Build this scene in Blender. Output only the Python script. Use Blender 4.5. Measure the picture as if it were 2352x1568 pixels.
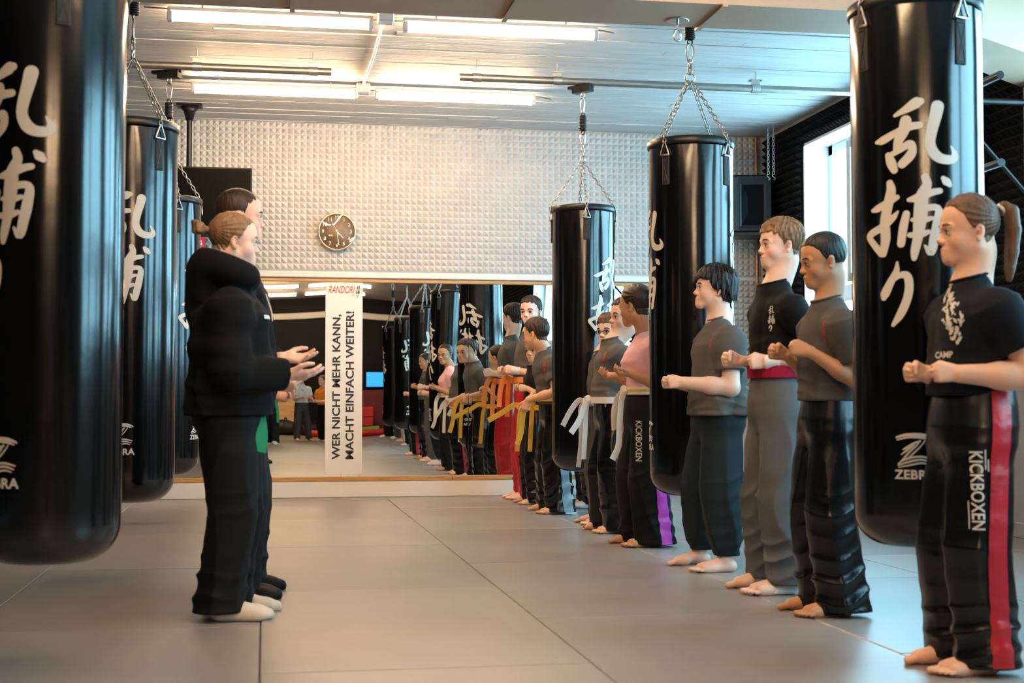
import bpy, bmesh, math, random
import numpy as np
from mathutils import Vector, Matrix
from mathutils.bvhtree import BVHTree
random.seed(7); RNG = np.random.default_rng(7)
for _o in list(bpy.data.objects): bpy.data.objects.remove(_o)
SC = bpy.context.scene; COL = SC.collection
PI = math.pi

# ------------------------------------------------------------------ camera
F_PX, CAM_H = 3267.0, 0.80
YAW = math.atan((1176 - 610) / F_PX); PITCH = math.atan((920 - 784) / F_PX)
cam_d = bpy.data.cameras.new('camera'); cam = bpy.data.objects.new('camera', cam_d); COL.objects.link(cam)
cam.location = (0, 0, CAM_H)
cam.rotation_euler = (PI/2 + PITCH, 0, -YAW)
cam_d.sensor_width = 36.0; cam_d.lens = F_PX / 2352 * 36.0
cam_d.clip_start = 0.05; cam_d.clip_end = 200
cam_d.dof.use_dof = True; cam_d.dof.focus_distance = 9.6; cam_d.dof.aperture_fstop = 4.5
SC.camera = cam

# ------------------------------------------------------------------ world, exposure
W = bpy.data.worlds.new('overcast_sky'); SC.world = W; W.use_nodes = True
_nt = W.node_tree
_bg = _nt.nodes['Background']; _bg.inputs[0].default_value = (0.36, 0.75, 1.0, 1); _bg.inputs[1].default_value = 18.0
SC.view_settings.view_transform = 'Standard'; SC.view_settings.look = 'None'
SC.view_settings.gamma = 1.0; SC.view_settings.use_curve_mapping = False
SC.view_settings.exposure = 0.08
TUBE_STRENGTH = 135.0
TUBE_COLOR = (1.0, 0.66, 0.38)

# room dimensions (metres; camera stands at x=0, y=0)
WALL_Y = 11.97; MIR_Y = 11.90; BACK_Y = -7.8; WALL_R = 4.35; WALL_L = -4.6; CEIL = 3.13
WIN = [(8.08, 11.03, 1.12, 2.905), (4.95, 7.35, 1.12, 2.905), (.9, 4.4, 1.12, 2.905)]
for (y0, y1, z0, z1) in WIN:           # sampling portals in the window openings
    ld = bpy.data.lights.new('window_portal', 'AREA'); ld.shape = 'RECTANGLE'; ld.size = z1 - z0; ld.size_y = y1 - y0
    ld.cycles.is_portal = True
    lo = bpy.data.objects.new('window_portal', ld); COL.objects.link(lo)
    lo.location = (WALL_R + 0.34, (y0 + y1)/2, (z0 + z1)/2); lo.rotation_euler = (0, PI/2, 0)

# ------------------------------------------------------------------ materials
MATS = {}
def lin(c):
    return tuple((v/12.92 if v <= 0.04045 else ((v+0.055)/1.055)**2.4) for v in c)
def hexc(h):
    h = h.lstrip('#'); return lin(tuple(int(h[i:i+2], 16)/255 for i in (0, 2, 4)))
def mat(name, col, rough=0.6, metal=0.0, spec=0.5, noise=None, bump=None, sheen=0.0, coat=0.0, emit=None, attr=None, sss=0.0, coords='Object'):
    """procedural principled material. noise=(scale, amount[, stretch]) mottles the colour,
    bump=(scale, strength[, stretch[, kind]]) fine relief; attr = colour attribute multiplied in"""
    if name in MATS: return MATS[name]
    m = bpy.data.materials.new(name); m.use_nodes = True; MATS[name] = m
    nt = m.node_tree; N = nt.nodes; L = nt.links; b = N['Principled BSDF']
    b.inputs['Base Color'].default_value = (*col, 1); b.inputs['Roughness'].default_value = rough
    b.inputs['Metallic'].default_value = metal; b.inputs['Specular IOR Level'].default_value = spec
    b.inputs['Sheen Weight'].default_value = sheen; b.inputs['Coat Weight'].default_value = coat
    if sss:
        b.inputs['Subsurface Weight'].default_value = sss; b.inputs['Subsurface Radius'].default_value = (1, .35, .2)
        b.inputs['Subsurface Scale'].default_value = 0.008
    if emit:
        b.inputs['Emission Color'].default_value = (*emit[0], 1); b.inputs['Emission Strength'].default_value = emit[1]
    tc = N.new('ShaderNodeTexCoord')
    def vec(st):
        if not st: return tc.outputs[coords]
        mp = N.new('ShaderNodeMapping'); mp.inputs['Scale'].default_value = st; L.new(tc.outputs[coords], mp.inputs[0]); return mp.outputs[0]
    src = None
    if attr:
        a = N.new('ShaderNodeAttribute'); a.attribute_name = attr
        mx = N.new('ShaderNodeMix'); mx.data_type = 'RGBA'; mx.blend_type = 'MULTIPLY'; mx.inputs[0].default_value = 1
        mx.inputs[6].default_value = (*col, 1); L.new(a.outputs['Color'], mx.inputs[7]); src = mx.outputs[2]
    if noise:
        n = N.new('ShaderNodeTexNoise'); n.inputs['Scale'].default_value = noise[0]; n.inputs['Detail'].default_value = 4
        L.new(vec(noise[2] if len(noise) > 2 else None), n.inputs['Vector'])
        mr = N.new('ShaderNodeMapRange'); mr.inputs[1].default_value = .3; mr.inputs[2].default_value = .7
        mr.inputs[3].default_value = 1 - noise[1]; mr.inputs[4].default_value = 1 + noise[1]; L.new(n.outputs[0], mr.inputs[0])
        mx = N.new('ShaderNodeMix'); mx.data_type = 'RGBA'; mx.blend_type = 'MULTIPLY'; mx.inputs[0].default_value = 1
        if src: L.new(src, mx.inputs[6])
        else: mx.inputs[6].default_value = (*col, 1)
        cmb = N.new('ShaderNodeCombineColor'); [L.new(mr.outputs[0], cmb.inputs[i]) for i in range(3)]
        L.new(cmb.outputs[0], mx.inputs[7]); src = mx.outputs[2]
    if src: L.new(src, b.inputs['Base Color'])
    if bump:
        kind = bump[3] if len(bump) > 3 else 'noise'
        if kind == 'noise':
            n = N.new('ShaderNodeTexNoise'); n.inputs['Scale'].default_value = bump[0]; n.inputs['Detail'].default_value = 5
        else:
            n = N.new('ShaderNodeTexWave'); n.inputs['Scale'].default_value = bump[0]; n.bands_direction = kind
            n.inputs['Distortion'].default_value = 0.6
        L.new(vec(bump[2] if len(bump) > 2 else None), n.inputs['Vector'])
        bp = N.new('ShaderNodeBump'); bp.inputs['Strength'].default_value = bump[1]; bp.inputs['Distance'].default_value = 0.01
        L.new(n.outputs[0], bp.inputs['Height']); L.new(bp.outputs[0], b.inputs['Normal'])
    return m

# ------------------------------------------------------------------ mesh helpers
class MB:
    """collects shapes; build() links them as ONE mesh object"""
    def __init__(s): s.v = []; s.f = []; s.smooth = []
    def add(s, vs, fs, sm=False):
        o = len(s.v); s.v += [tuple(p) for p in vs]; s.f += [tuple(i + o for i in f) for f in fs]; s.smooth += [sm]*len(fs); return s
    def box(s, lo, hi, R=None):
        x0, y0, z0 = lo; x1, y1, z1 = hi
        vs = [(x0,y0,z0),(x1,y0,z0),(x1,y1,z0),(x0,y1,z0),(x0,y0,z1),(x1,y0,z1),(x1,y1,z1),(x0,y1,z1)]
        if R is not None: vs = [R @ Vector(v) for v in vs]
        return s.add(vs, [(3,2,1,0),(4,5,6,7),(0,1,5,4),(1,2,6,5),(2,3,7,6),(3,0,4,7)])
    def bbox(s, lo, hi, b=0.01, R=None):
        """box with chamfered edges"""
        x0,y0,z0 = lo; x1,y1,z1 = hi; b = min(b, (x1-x0)*.45, (y1-y0)*.45, (z1-z0)*.45)
        vs = []; idx = {}
        for i, (X, sx) in enumerate(((x0,1),(x1,-1))):
            for j, (Y, sy) in enumerate(((y0,1),(y1,-1))):
                for k, (Z, sz) in enumerate(((z0,1),(z1,-1))):
                    for a in range(3):
                        p = [X, Y, Z]; q = (sx, sy, sz)
                        for t in range(3):
                            if t != a: p[t] += b*q[t]
                        idx[i,j,k,a] = len(vs); vs.append(p)
        fs = []
        I = idx
        for i in (0,1):
            fs.append([I[i,0,0,0],I[i,1,0,0],I[i,1,1,0],I[i,0,1,0]]); fs.append([I[0,i,0,1],I[1,i,0,1],I[1,i,1,1],I[0,i,1,1]]); fs.append([I[0,0,i,2],I[1,0,i,2],I[1,1,i,2],I[0,1,i,2]])
        for i in (0,1):
            for j in (0,1):
                fs.append([I[i,j,0,0],I[i,j,1,0],I[i,j,1,1],I[i,j,0,1]]); fs.append([I[i,0,j,0],I[i,1,j,0],I[i,1,j,2],I[i,0,j,2]]); fs.append([I[0,i,j,1],I[1,i,j,1],I[1,i,j,2],I[0,i,j,2]])
                for k in (0,1): fs.append([I[i,j,k,0],I[i,j,k,1],I[i,j,k,2]])
        c = Vector(((x0+x1)/2,(y0+y1)/2,(z0+z1)/2)); out = []
        for f in fs:
            p = [Vector(vs[t]) for t in f]; n = (p[1]-p[0]).cross(p[2]-p[0]); m = sum(p, Vector())/len(p)
            out.append(f if n.dot(m-c) > 0 else f[::-1])
        if R is not None: vs = [R @ Vector(v) for v in vs]
        return s.add(vs, out)
    def tube(s, pts, r, n=8, cap=True, closed=False):
        pts = [Vector(p) for p in pts]; m = len(pts); rs = r if hasattr(r, '__len__') else [r]*m
        vs = []; up = None
        for i, p in enumerate(pts):
            if closed: t = pts[(i+1) % m] - pts[i-1]
            else: t = pts[min(i+1, m-1)] - pts[max(i-1, 0)]
            t.normalize()
            if up is None:
                up = t.orthogonal().normalized()
            else:
                up = (up - t*up.dot(t));
                up = up.normalized() if up.length > 1e-6 else t.orthogonal().normalized()
            w = t.cross(up)
            vs += [p + (up*math.cos(2*PI*k/n) + w*math.sin(2*PI*k/n))*rs[i] for k in range(n)]
        fs = []
        for i in range(m if closed else m-1):
            a = i*n; b = ((i+1) % m)*n
            fs += [(a+k, a+(k+1) % n, b+(k+1) % n, b+k) for k in range(n)]
        s.add(vs, fs, True)
        if cap and not closed:
            s.add(vs[:n], [tuple(range(n))[::-1]]); s.add(vs[-n:], [tuple(range(n))])
        return s
    def lathe(s, prof, n=32, c=(0,0,0), sm=True, axis='z', cap=True):
        """prof: (r, h) points from one end to the other"""
        vs = []; cx, cy, cz = c
        for r, h in prof:
            for k in range(n):
                a = 2*PI*k/n; u, v = r*math.cos(a), r*math.sin(a)
                if axis == 'z': vs.append((cx+u, cy+v, cz+h))
                elif axis == 'y': vs.append((cx+u, cy+h, cz+v))
                else: vs.append((cx+h, cy+u, cz+v))
        fs = []
        for i in range(len(prof)-1):
            for k in range(n):
                q = (i*n+k, i*n+(k+1) % n, (i+1)*n+(k+1) % n, (i+1)*n+k)
                fs.append(q if axis != 'y' else q[::-1])
        s.add(vs, fs, sm)
        if not cap: return s
        e0 = tuple(range(n)); e1 = tuple(range(len(vs)-n, len(vs)))
        o = len(s.v) - len(vs)
        if prof[0][0] > 1e-6: s.f.append(tuple(o+i for i in (e0[::-1] if axis != 'y' else e0))); s.smooth.append(False)
        if prof[-1][0] > 1e-6: s.f.append(tuple(o+i for i in (e1 if axis != 'y' else e1[::-1]))); s.smooth.append(False)
        return s
    def mesh(s, name):
        me = bpy.data.meshes.new(name); me.from_pydata(s.v, [], s.f)
        me.polygons.foreach_set('use_smooth', s.smooth); me.update(); return me
    def build(s, name, m, parent=None, **k):
        return link(name, s.mesh(name), m, parent, **k)
def link(name, me, m, parent=None, loc=None):
    o = bpy.data.objects.new(name, me); COL.objects.link(o)
    if m is not None and me is not None and len(me.materials) == 0: me.materials.append(m)
    if parent is not None: o.parent = parent
    if loc is not None: o.location = loc
    return o
def tag(o, label=None, cat=None, group=None, kind=None):
    if label: o['label'] = label
    if cat: o['category'] = cat
    if group: o['group'] = group
    if kind: o['kind'] = kind
    return o
def thing(name, label, cat, loc=(0,0,0), rotz=0.0, group=None):
    o = bpy.data.objects.new(name, None); COL.objects.link(o); o.empty_display_size = .05
    o.location = loc; o.rotation_euler = (0, 0, rotz); return tag(o, label, cat, group)
def struct(name, mb, m, label=None, parent=None):
    o = mb.build(name, m, parent)
    if parent is None: o['kind'] = 'structure'
    if label: o['label'] = label
    return o
def text_mesh(txt, size, bold=0.0, shear=0.0, align='CENTER', space=1.0):
    cu = bpy.data.curves.new('txt', 'FONT'); cu.body = txt; cu.size = size; cu.offset = bold; cu.shear = shear
    cu.align_x = align; cu.align_y = 'CENTER'; cu.space_character = space; cu.resolution_u = 3
    ob = bpy.data.objects.new('txt', cu); COL.objects.link(ob)
    dg = bpy.context.evaluated_depsgraph_get(); ev = ob.evaluated_get(dg); me = ev.to_mesh()
    vs = [tuple(v.co) for v in me.vertices]; fs = [tuple(p.vertices) for p in me.polygons]
    ev.to_mesh_clear(); bpy.data.objects.remove(ob); bpy.data.curves.remove(cu)
    return vs, fs
def stroke2d(pts, n=5):
    """brush stroke: list of (x, y, width) -> 2-D strip with rounded ends"""
    P = np.array(pts, float); m = len(P)
    t = np.arange(m); tt = np.linspace(0, m-1, (m-1)*n+1)
    # Catmull-Rom
    Q = np.vstack([2*P[0]-P[1], P, 2*P[-1]-P[-2]]); out = []
    for u in tt:
        i = min(int(u), m-2); f = u-i; a, b, c, d = Q[i], Q[i+1], Q[i+2], Q[i+3]
        out.append(.5*(2*b + (c-a)*f + (2*a-5*b+4*c-d)*f*f + (3*b-a-3*c+d)*f**3))
    o = np.array(out); o[:, 2] = np.maximum(o[:, 2], 1e-4)
    tg = np.gradient(o[:, :2], axis=0); tg /= np.maximum(np.linalg.norm(tg, axis=1, keepdims=True), 1e-9)
    nr = np.stack([-tg[:, 1], tg[:, 0]], 1); w = o[:, 2:3]/2
    A, B, Cc = o[:, :2]+nr*w, o[:, :2]-nr*w, o[:, :2]
    vs = []; fs = []
    for i in range(len(o)): vs += [tuple(A[i]), tuple(Cc[i]), tuple(B[i])]
    for i in range(len(o)-1):
        fs += [(3*i, 3*i+1, 3*i+4, 3*i+3), (3*i+1, 3*i+2, 3*i+5, 3*i+4)]
    for e, sg in ((0, -1), (len(o)-1, 1)):          # rounded caps
        c = len(vs)-0; base = len(vs); k = 6
        a0 = math.atan2(nr[e, 1], nr[e, 0])
        for j in range(k+1):
            a = a0 - sg*PI*j/k; vs.append((o[e, 0]+math.cos(a)*w[e, 0], o[e, 1]+math.sin(a)*w[e, 0]))
        fs += [(3*e+1, base+j, base+j+1) for j in range(k)]
    return vs, orient2d(vs, fs)
def orient2d(vs, fs):
    out = []
    for f in fs:
        a = sum(vs[f[i]][0]*vs[f[(i+1) % len(f)]][1] - vs[f[(i+1) % len(f)]][0]*vs[f[i]][1] for i in range(len(f)))
        out.append(tuple(f) if a >= 0 else tuple(f[::-1]))
    return out
# brush-written characters, read off the large bag (x, y down, width in drawing units)
KANJI = [
 [(330,185,22),(400,150,50),(465,112,72),(490,104,48)],
 [(212,345,26),(250,338,52),(330,300,45),(420,266,50),(485,258,44)],
 [(398,225,72),(385,285,72),(352,350,60),(338,400,44)],
 [(285,440,40),(303,490,62),(322,540,48)],
 [(300,440,34),(350,415,40),(418,378,52),(438,402,50),(425,450,60),(372,505,56)],
 [(593,138,78),(580,200,74),(555,300,68),(545,380,64),(572,448,68),(620,480,62),(678,478,56),(690,440,34),(670,396,10)],
 [(293,622,44),(300,675,62),(276,780,64),(258,880,62),(262,980,62),(246,1080,44)],
 [(182,790,28),(215,780,48),(290,742,45),(338,718,34)],
 [(342,812,14),(310,850,42),(250,900,48),(172,940,48),(158,968,40),(190,1020,42),(235,1078,46)],
 [(412,740,28),(470,728,56),(550,697,45),(600,686,38)],
 [(512,595,48),(524,645,58),(492,720,78),(485,800,86),(475,900,78),(465,980,62),(446,1070,54),(440,1118,36)],
 [(395,830,46),(375,920,54),(360,1022,50)],
 [(432,870,26),(500,872,40),(552,862,26)],
 [(415,968,34),(480,965,44),(530,950,30)],
 [(470,805,40),(586,797,44),(582,900,58),(562,1000,58),(542,1085,46),(508,1040,16)],
 [(622,604,30),(640,625,52),(658,646,32)],
 [(335,1140,15),(328,1200,40),(290,1270,50),(256,1340,58),(247,1368,36)],
 [(312,1255,20),(350,1226,38),(394,1230,52),(408,1290,54),(394,1380,54),(350,1480,52),(304,1545,24)],
]
def kanji2d(scale, cx=430, cy=810):
    """returns list of (verts2d, faces) with y up, centred"""
    out = []
    for st in KANJI:
        vs, fs = stroke2d(st)
        v2 = [((x-cx)*scale, (cy-y)*scale) for x, y in vs]; out.append((v2, orient2d(v2, fs)))
    return out

M_WHITEPAINT = mat('white_wall_paint', (.72, .70, .67), .6, noise=(3, .05), bump=(40, .15))
M_WARMWHITE = mat('plinth_paint', (.80, .77, .73), .5, noise=(4, .04), bump=(60, .1))
M_CEIL = mat('board_marked_concrete_paint', (.52, .505, .49), .6, noise=(2.5, .10, (1, 6, 1)), bump=(5, .9, (1, 10, 1)))
M_GREYWALL = mat('grey_wall_paint', (.26, .27, .28), .7, noise=(6, .06), bump=(60, .1))
M_BLACKWALL = mat('black_wall_paint', (.005, .005, .0055), .6, spec=.15, noise=(5, .2), bump=(20, .2))
M_FOAM_W = mat('pale_acoustic_foam', (.53, .515, .50), .85, noise=(8, .05), bump=(220, .2))
M_FOAM_B = mat('black_acoustic_foam', (.005, .0055, .006), .8, spec=.2, bump=(220, .3))
M_MAT = mat('grey_tatami_mat', (.265, .240, .222), .34, spec=.5, noise=(1.6, .10), bump=(95, .06, (1, 1, 1), 'X'))
_nt = M_MAT.node_tree; _b = _nt.nodes['Principled BSDF']; _src = _b.inputs['Base Color'].links[0].from_socket
_oi = _nt.nodes.new('ShaderNodeObjectInfo'); _mr = _nt.nodes.new('ShaderNodeMapRange'); _mr.inputs[3].default_value = .86; _mr.inputs[4].default_value = 1.10
_cc = _nt.nodes.new('ShaderNodeCombineColor'); _mx = _nt.nodes.new('ShaderNodeMix'); _mx.data_type = 'RGBA'; _mx.blend_type = 'MULTIPLY'; _mx.inputs[0].default_value = 1
_nt.links.new(_oi.outputs['Random'], _mr.inputs[0]); [_nt.links.new(_mr.outputs[0], _cc.inputs[i]) for i in range(3)]
_nt.links.new(_src, _mx.inputs[6]); _nt.links.new(_cc.outputs[0], _mx.inputs[7]); _nt.links.new(_mx.outputs[2], _b.inputs['Base Color'])
M_GAP = mat('mat_joint_dark', (.05, .045, .04), .9)
M_WOOD = mat('pine_strip', (.50, .27, .10), .5, noise=(6, .25, (1, 14, 14)), bump=(30, .1))
M_MIRROR = mat('mirror_silver', (.86, .89, .87), .0, 1.0, bump=None)
M_BEAM = mat('beige_panel', (.50, .34, .235), .55, noise=(3, .04), bump=(90, .1))
M_STEEL = mat('zinc_steel', (.62, .60, .57), .32, 1.0, noise=(12, .1))
M_RAIL = mat('galvanised_rail', (.38, .36, .33), .42, 1.0, noise=(9, .15, (1, 10, 10)))
M_CHAIN = mat('chain_steel', (.45, .42, .39), .35, 1.0)
M_BLACKSTEEL = mat('black_steel', (.012, .012, .012), .35, .3)
M_SPRING = mat('black_spring', (.015, .015, .015), .4, .2)
M_PLASTICW = mat('white_plastic', (.75, .74, .72), .4)
M_VINYL = mat('black_vinyl', (.0025, .0027, .003), .15, spec=.62, noise=(6, .2), bump=(7, .08))
M_STRAP = mat('black_webbing', (.012, .012, .012), .6, bump=(300, .3))
M_LETTER = mat('cream_print', (.70, .66, .60), .55)
M_WINFRAME = mat('white_window_paint', (.80, .80, .78), .35, noise=(5, .03))

# ------------------------------------------------------------------ the room
def wall_panel(parent, me, x, y, z, rot, name='foam_panel'):
    o = bpy.data.objects.new(name, me); COL.objects.link(o); o.parent = parent; o.location = (x, y, z); o.rotation_euler = rot; return o
def pyramid_panel(nx, nz, p, depth, m, base=.012):
    """foam tile: nx*nz moulded pyramids, lies in local xz, points to -y"""
    mb = MB(); w, h = nx*p, nz*p
    mb.box((0, -base, 0), (w, 0, h))
    vs = []; fs = []
    g = p*.04
    for i in range(nx):
        for k in range(nz):
            x0, z0, x1, z1 = i*p+g, k*p+g, (i+1)*p-g, (k+1)*p-g; o = len(vs)
            t = p*.05; cx, cz = (x0+x1)/2 + random.uniform(-.04, .04)*p, (z0+z1)/2 + random.uniform(-.04, .04)*p
            d = -base - depth*random.uniform(.94, 1.04)
            vs += [(x0,-base,z0),(x1,-base,z0),(x1,-base,z1),(x0,-base,z1),(cx-t,d,cz-t),(cx+t,d,cz-t),(cx+t,d,cz+t),(cx-t,d,cz+t)]
            fs += [(o,o+1,o+5,o+4),(o+1,o+2,o+6,o+5),(o+2,o+3,o+7,o+6),(o+3,o,o+4,o+7),(o+4,o+5,o+6,o+7)]
    mb.add(vs, fs)
    me = mb.mesh('foam_panel'); me.materials.append(m); return me

# floor slab with separate mats
floor = struct('floor', MB().box((WALL_L, BACK_Y, -.16), (WALL_R, WALL_Y, -.045)), M_GAP, 'dark sub-floor under the grey mats')
MAT_L = 1.82; mat_meshes = {}
def mat_mesh(w, l):
    k = (round(w, 3), round(l, 3))
    if k not in mat_meshes:
        me = MB().bbox((.0015, .0015, -.044), (w-.0015, l-.0015, 0), .004).mesh('mat'); me.materials.append(M_MAT); mat_meshes[k] = me
    return mat_meshes[k]
for cx in range(-5, 5):
    x0 = cx - .012; x1 = x0 + 1.0
    a, b = max(x0, WALL_L), min(x1, WALL_R)
    if b - a < .05: continue
    ys = 6.09 if cx % 2 == 0 else 7.0
    while ys > BACK_Y: ys -= MAT_L
    while ys < WALL_Y - .01:
        l0, l1 = max(ys, BACK_Y), min(ys + MAT_L, WALL_Y)
        if l1 - l0 > .05:
            o = link('mat', mat_mesh(b-a, l1-l0), None, floor, (a, l0, random.uniform(-.0015, .0008)))
        ys += MAT_L

# ceiling: rough boards beyond the duct, plain slab elsewhere
ceiling = struct('ceiling', MB().box((WALL_L-.1, BACK_Y-.1, CEIL+.025), (WALL_R+.1, WALL_Y+.1, CEIL+.2)), M_CEIL, 'pale concrete ceiling with board marks')
y = 6.9
while y < WALL_Y:
    w = random.uniform(.085, .135); x = WALL_L + random.uniform(-1.5, 0)
    y1 = min(y + w, WALL_Y)
    while x < WALL_R:
        ln = random.uniform(1.6, 3.4); dz = random.uniform(-.0035, .0035); sk = random.uniform(-.002, .002)
        xa, xb = max(x, WALL_L), min(x+ln, WALL_R)
        if xb - xa > .05:
            mb = MB(); z = CEIL + dz
            v = [(xa,y+.001,z),(xb,y+.001,z+sk),(xb,y1-.001,z+sk),(xa,y1-.001,z)]
            mb.add(v + [(p[0], p[1], CEIL+.03) for p in v], [(3,2,1,0),(4,5,6,7),(0,1,5,4),(1,2,6,5),(2,3,7,6),(3,0,4,7)])
            mb.build('board', M_CEIL, ceiling)
        x += ln
    y = y1
MB().box((WALL_L, BACK_Y, CEIL), (WALL_R, 6.9, CEIL+.03)).build('slab', M_CEIL, ceiling)

# end wall with mirror
wall_back = struct('wall_back', MB().box((WALL_L-.1, WALL_Y, 0), (WALL_R+.1, WALL_Y+.15, CEIL+.03)), M_WHITEPAINT, 'pale end wall above and below the mirror')
P = .0516; NX, NZ = 12, 24
PW = NX*P
foam = [pyramid_panel(NX, NZ, P, .021, M_FOAM_W) for _ in range(3)]
x = -.035 - 5*PW; i = 0
while x < WALL_R - .2:
    wall_panel(wall_back, foam[i % 3], x, WALL_Y, 1.890, (0, 0, 0)); x += PW; i += 1
    if x + PW > WALL_R + .02: break
nrem = int((WALL_R - .10 - x)/P)
if nrem > 0: wall_panel(wall_back, pyramid_panel(nrem, NZ, P, .021, M_FOAM_W), x, WALL_Y, 1.890, (0, 0, 0))
MX0, MX1 = -3.9, 3.30
wall_panel(wall_back, pyramid_panel(17, 18, P, .030, M_FOAM_W), 3.42, WALL_Y, .93, (0, 0, 0))       # foam below the loudspeaker
struct('trim_1', MB().bbox((MX0, WALL_Y-.05, 1.826), (MX1+.06, WALL_Y, 1.874), .006), M_WHITEPAINT, 'white rail above the mirror')
struct('trim_2', MB().bbox((MX0, WALL_Y-.085, 1.786), (MX1+.03, WALL_Y-.03, 1.813), .004), M_WOOD, 'pine strip along the top of the mirror')
tr = struct('trim_3', MB().bbox((MX0, 11.865, 0), (MX1, WALL_Y, .135), .006), M_WARMWHITE, 'white plinth below the mirror')
for a, b in ((MX0, -1.4), (-1.4, .03), (.03, 1.55), (1.55, MX1)):
    MB().bbox((a+.002, 11.862, .135), (b-.002, WALL_Y, .172), .003).build('ledge_strip', M_WOOD, tr)
mirror = thing('wall_mirror', 'wide wall mirror in panes between pine strips', 'mirror', (0, 0, 0))
for a, b in ((MX0, -2.3), (-2.3, -.75), (-.75, .62), (.62, 1.69), (1.69, 2.5), (2.5, MX1)):
    me = MB()
    nx_ = 24; nz_ = 14                                    # panes are very slightly bowed, as in the photograph
    vs = []; fs = []
    for j in range(nz_+1):
        for i in range(nx_+1):
            u, v = i/nx_, j/nz_
            bow = 0.0016*math.sin(PI*u)*math.sin(PI*v)
            vs.append((a+.001+(b-a-.002)*u, MIR_Y - bow, .172+(1.786-.172)*v))
    for j in range(nz_):
        for i in range(nx_):
            k = j*(nx_+1)+i; fs.append((k, k+1, k+nx_+2, k+nx_+1))
    me.add(vs, fs, True)
    me.build('pane', M_MIRROR, mirror)
M_MBACK = mat('mirror_backing', (.03, .03, .03), .8)
MB().box((MX0, MIR_Y+.004, .14), (MX1, WALL_Y, 1.80)).build('backing', M_MBACK, mirror)

# right wall with windows, black foam above, grey below
def right_wall():
    mb = MB(); x0, x1 = WALL_R, WALL_R+.36
    ys = sorted(WIN); cur = BACK_Y-.1
    for (a, b, z0, z1) in ys:
        mb.box((x0, cur, 0), (x1, a, CEIL+.03)); mb.box((x0, a, 0), (x1, b, z0)); mb.box((x0, a, z1), (x1, b, CEIL+.03)); cur = b
    mb.box((x0, cur, 0), (x1, WALL_Y+.15, CEIL+.03)); return mb
wall_right = struct('wall_right', right_wall(), M_GREYWALL, 'grey window wall lined with black foam')
PB = .062
def foam_right(y0, y1, z0, z1):
    """black pyramids on the right wall, panel by panel; panel local x runs to -y in the room"""
    cols = max(1, round((y1-y0)/PB)); rows = max(1, round((z1-z0)/PB))
    c = 0
    while c < cols:
        n = min(12, cols-c)
        key = (n, rows)
        if key not in foam_cache: foam_cache[key] = pyramid_panel(n, rows, PB, .045, M_FOAM_B)
        # rotate -90deg about z: local -y (points) -> world -x
        o = wall_panel(wall_right, foam_cache[key], WALL_R, y1 - c*PB, z0, (0, 0, -PI/2)); c += n
foam_cache = {}
edges = [BACK_Y] + [v for w in sorted(WIN) for v in (w[0], w[1])] + [WALL_Y-.05]
for i in range(0, len(edges), 2): foam_right(edges[i], edges[i+1], .93, CEIL)
for (a, b, z0, z1) in WIN: foam_right(a, b, z1+.01, CEIL)
def window(n, y0, y1, z0, z1, leaf):
    root = thing('window_%d' % n, None, None); root['kind'] = 'structure'
    root['label'] = ['tall white window with one casement leaf open beside the corner', 'tall white window lighting the row from the side', 'tall white window beside the camera', 'tall white window near the dark rear wall'][n-1]
    X = WALL_R; D = .30
    mb = MB(); t = .02                                   # plastered reveal
    mb.box((X-.012, y0, z0), (X+D, y0+t, z1)).box((X-.012, y1-t, z0), (X+D, y1, z1)).box((X-.012, y0, z1-t), (X+D, y1, z1))
    mb.build('reveal', M_WINFRAME, root)
    MB().bbox((X-.10, y0-.03, z0-.035), (X+D, y1+.03, z0+.01), .008).build('window_sill', M_WINFRAME, root)
    f = MB(); a, b = X+.20, X+.27; w = .075
    f.box((a, y0+t, z0), (b, y0+t+w, z1-t)).box((a, y1-t-w, z0), (b, y1-t, z1-t)).box((a, y0, z1-t-w), (b, y1, z1-t)).box((a, y0, z0), (b, y1, z0+w))
    ym = (y0+y1)/2; f.box((a, ym-.06, z0), (b, ym+.06, z1-t)); f.box((a, y0, z0+.52), (b, y1, z0+.60))
    f.build('window_frame', M_WINFRAME, root)
    for k, (c, d) in enumerate(((y0+t+w, ym-.06), (ym+.06, y1-t-w))):
        for (e, g) in ((z0+w, z0+.52), (z0+.60, z1-t-w)):
            if leaf and k == 1 and e > z0+.3: continue
            s = MB(); q = .05; A, B = a-.02, a+.03
            s.box((A, c, e), (B, c+q, g)).box((A, d-q, e), (B, d, g)).box((A, c, e), (B, d, e+q)).box((A, c, g-q), (B, d, g))
            ss = s.build('sash', M_WINFRAME, root)
            MB().box((a, c+q, e+q), (a+.006, d-q, g-q)).build('pane', M_GLASS, ss)
    if leaf:                                             # open casement swung into the room
        c, d, e, g = ym+.06, y1-t-w, z0+.60, z1-t-w; wd = d-c
        piv = Vector((X+.17, ym+.06, 0)); R = Matrix.Translation(piv) @ Matrix.Rotation(math.radians(96), 4, 'Z')
        s = MB(); q = .06
        s.box((0, -.02, e), (q, .03, g), R).box((wd*.55-q, -.02, e), (wd*.55, .03, g), R).box((0, -.02, e), (wd*.55, .03, e+q), R).box((0, -.02, g-q), (wd*.55, .03, g), R)
        ss = s.build('open_leaf', M_WINFRAME, root)
        MB().box((q, 0, e+q), (wd*.55-q, .006, g-q), R).build('pane', M_GLASS, ss)
        h = MB().box((wd*.55-.04, -.06, (e+g)/2-.05), (wd*.55-.02, -.02, (e+g)/2+.05), R); h.build('handle', M_STEEL, ss)
M_GLASS = bpy.data.materials.new('window_glass'); M_GLASS.use_nodes = True
_n = M_GLASS.node_tree; _n.nodes.clear()
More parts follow.
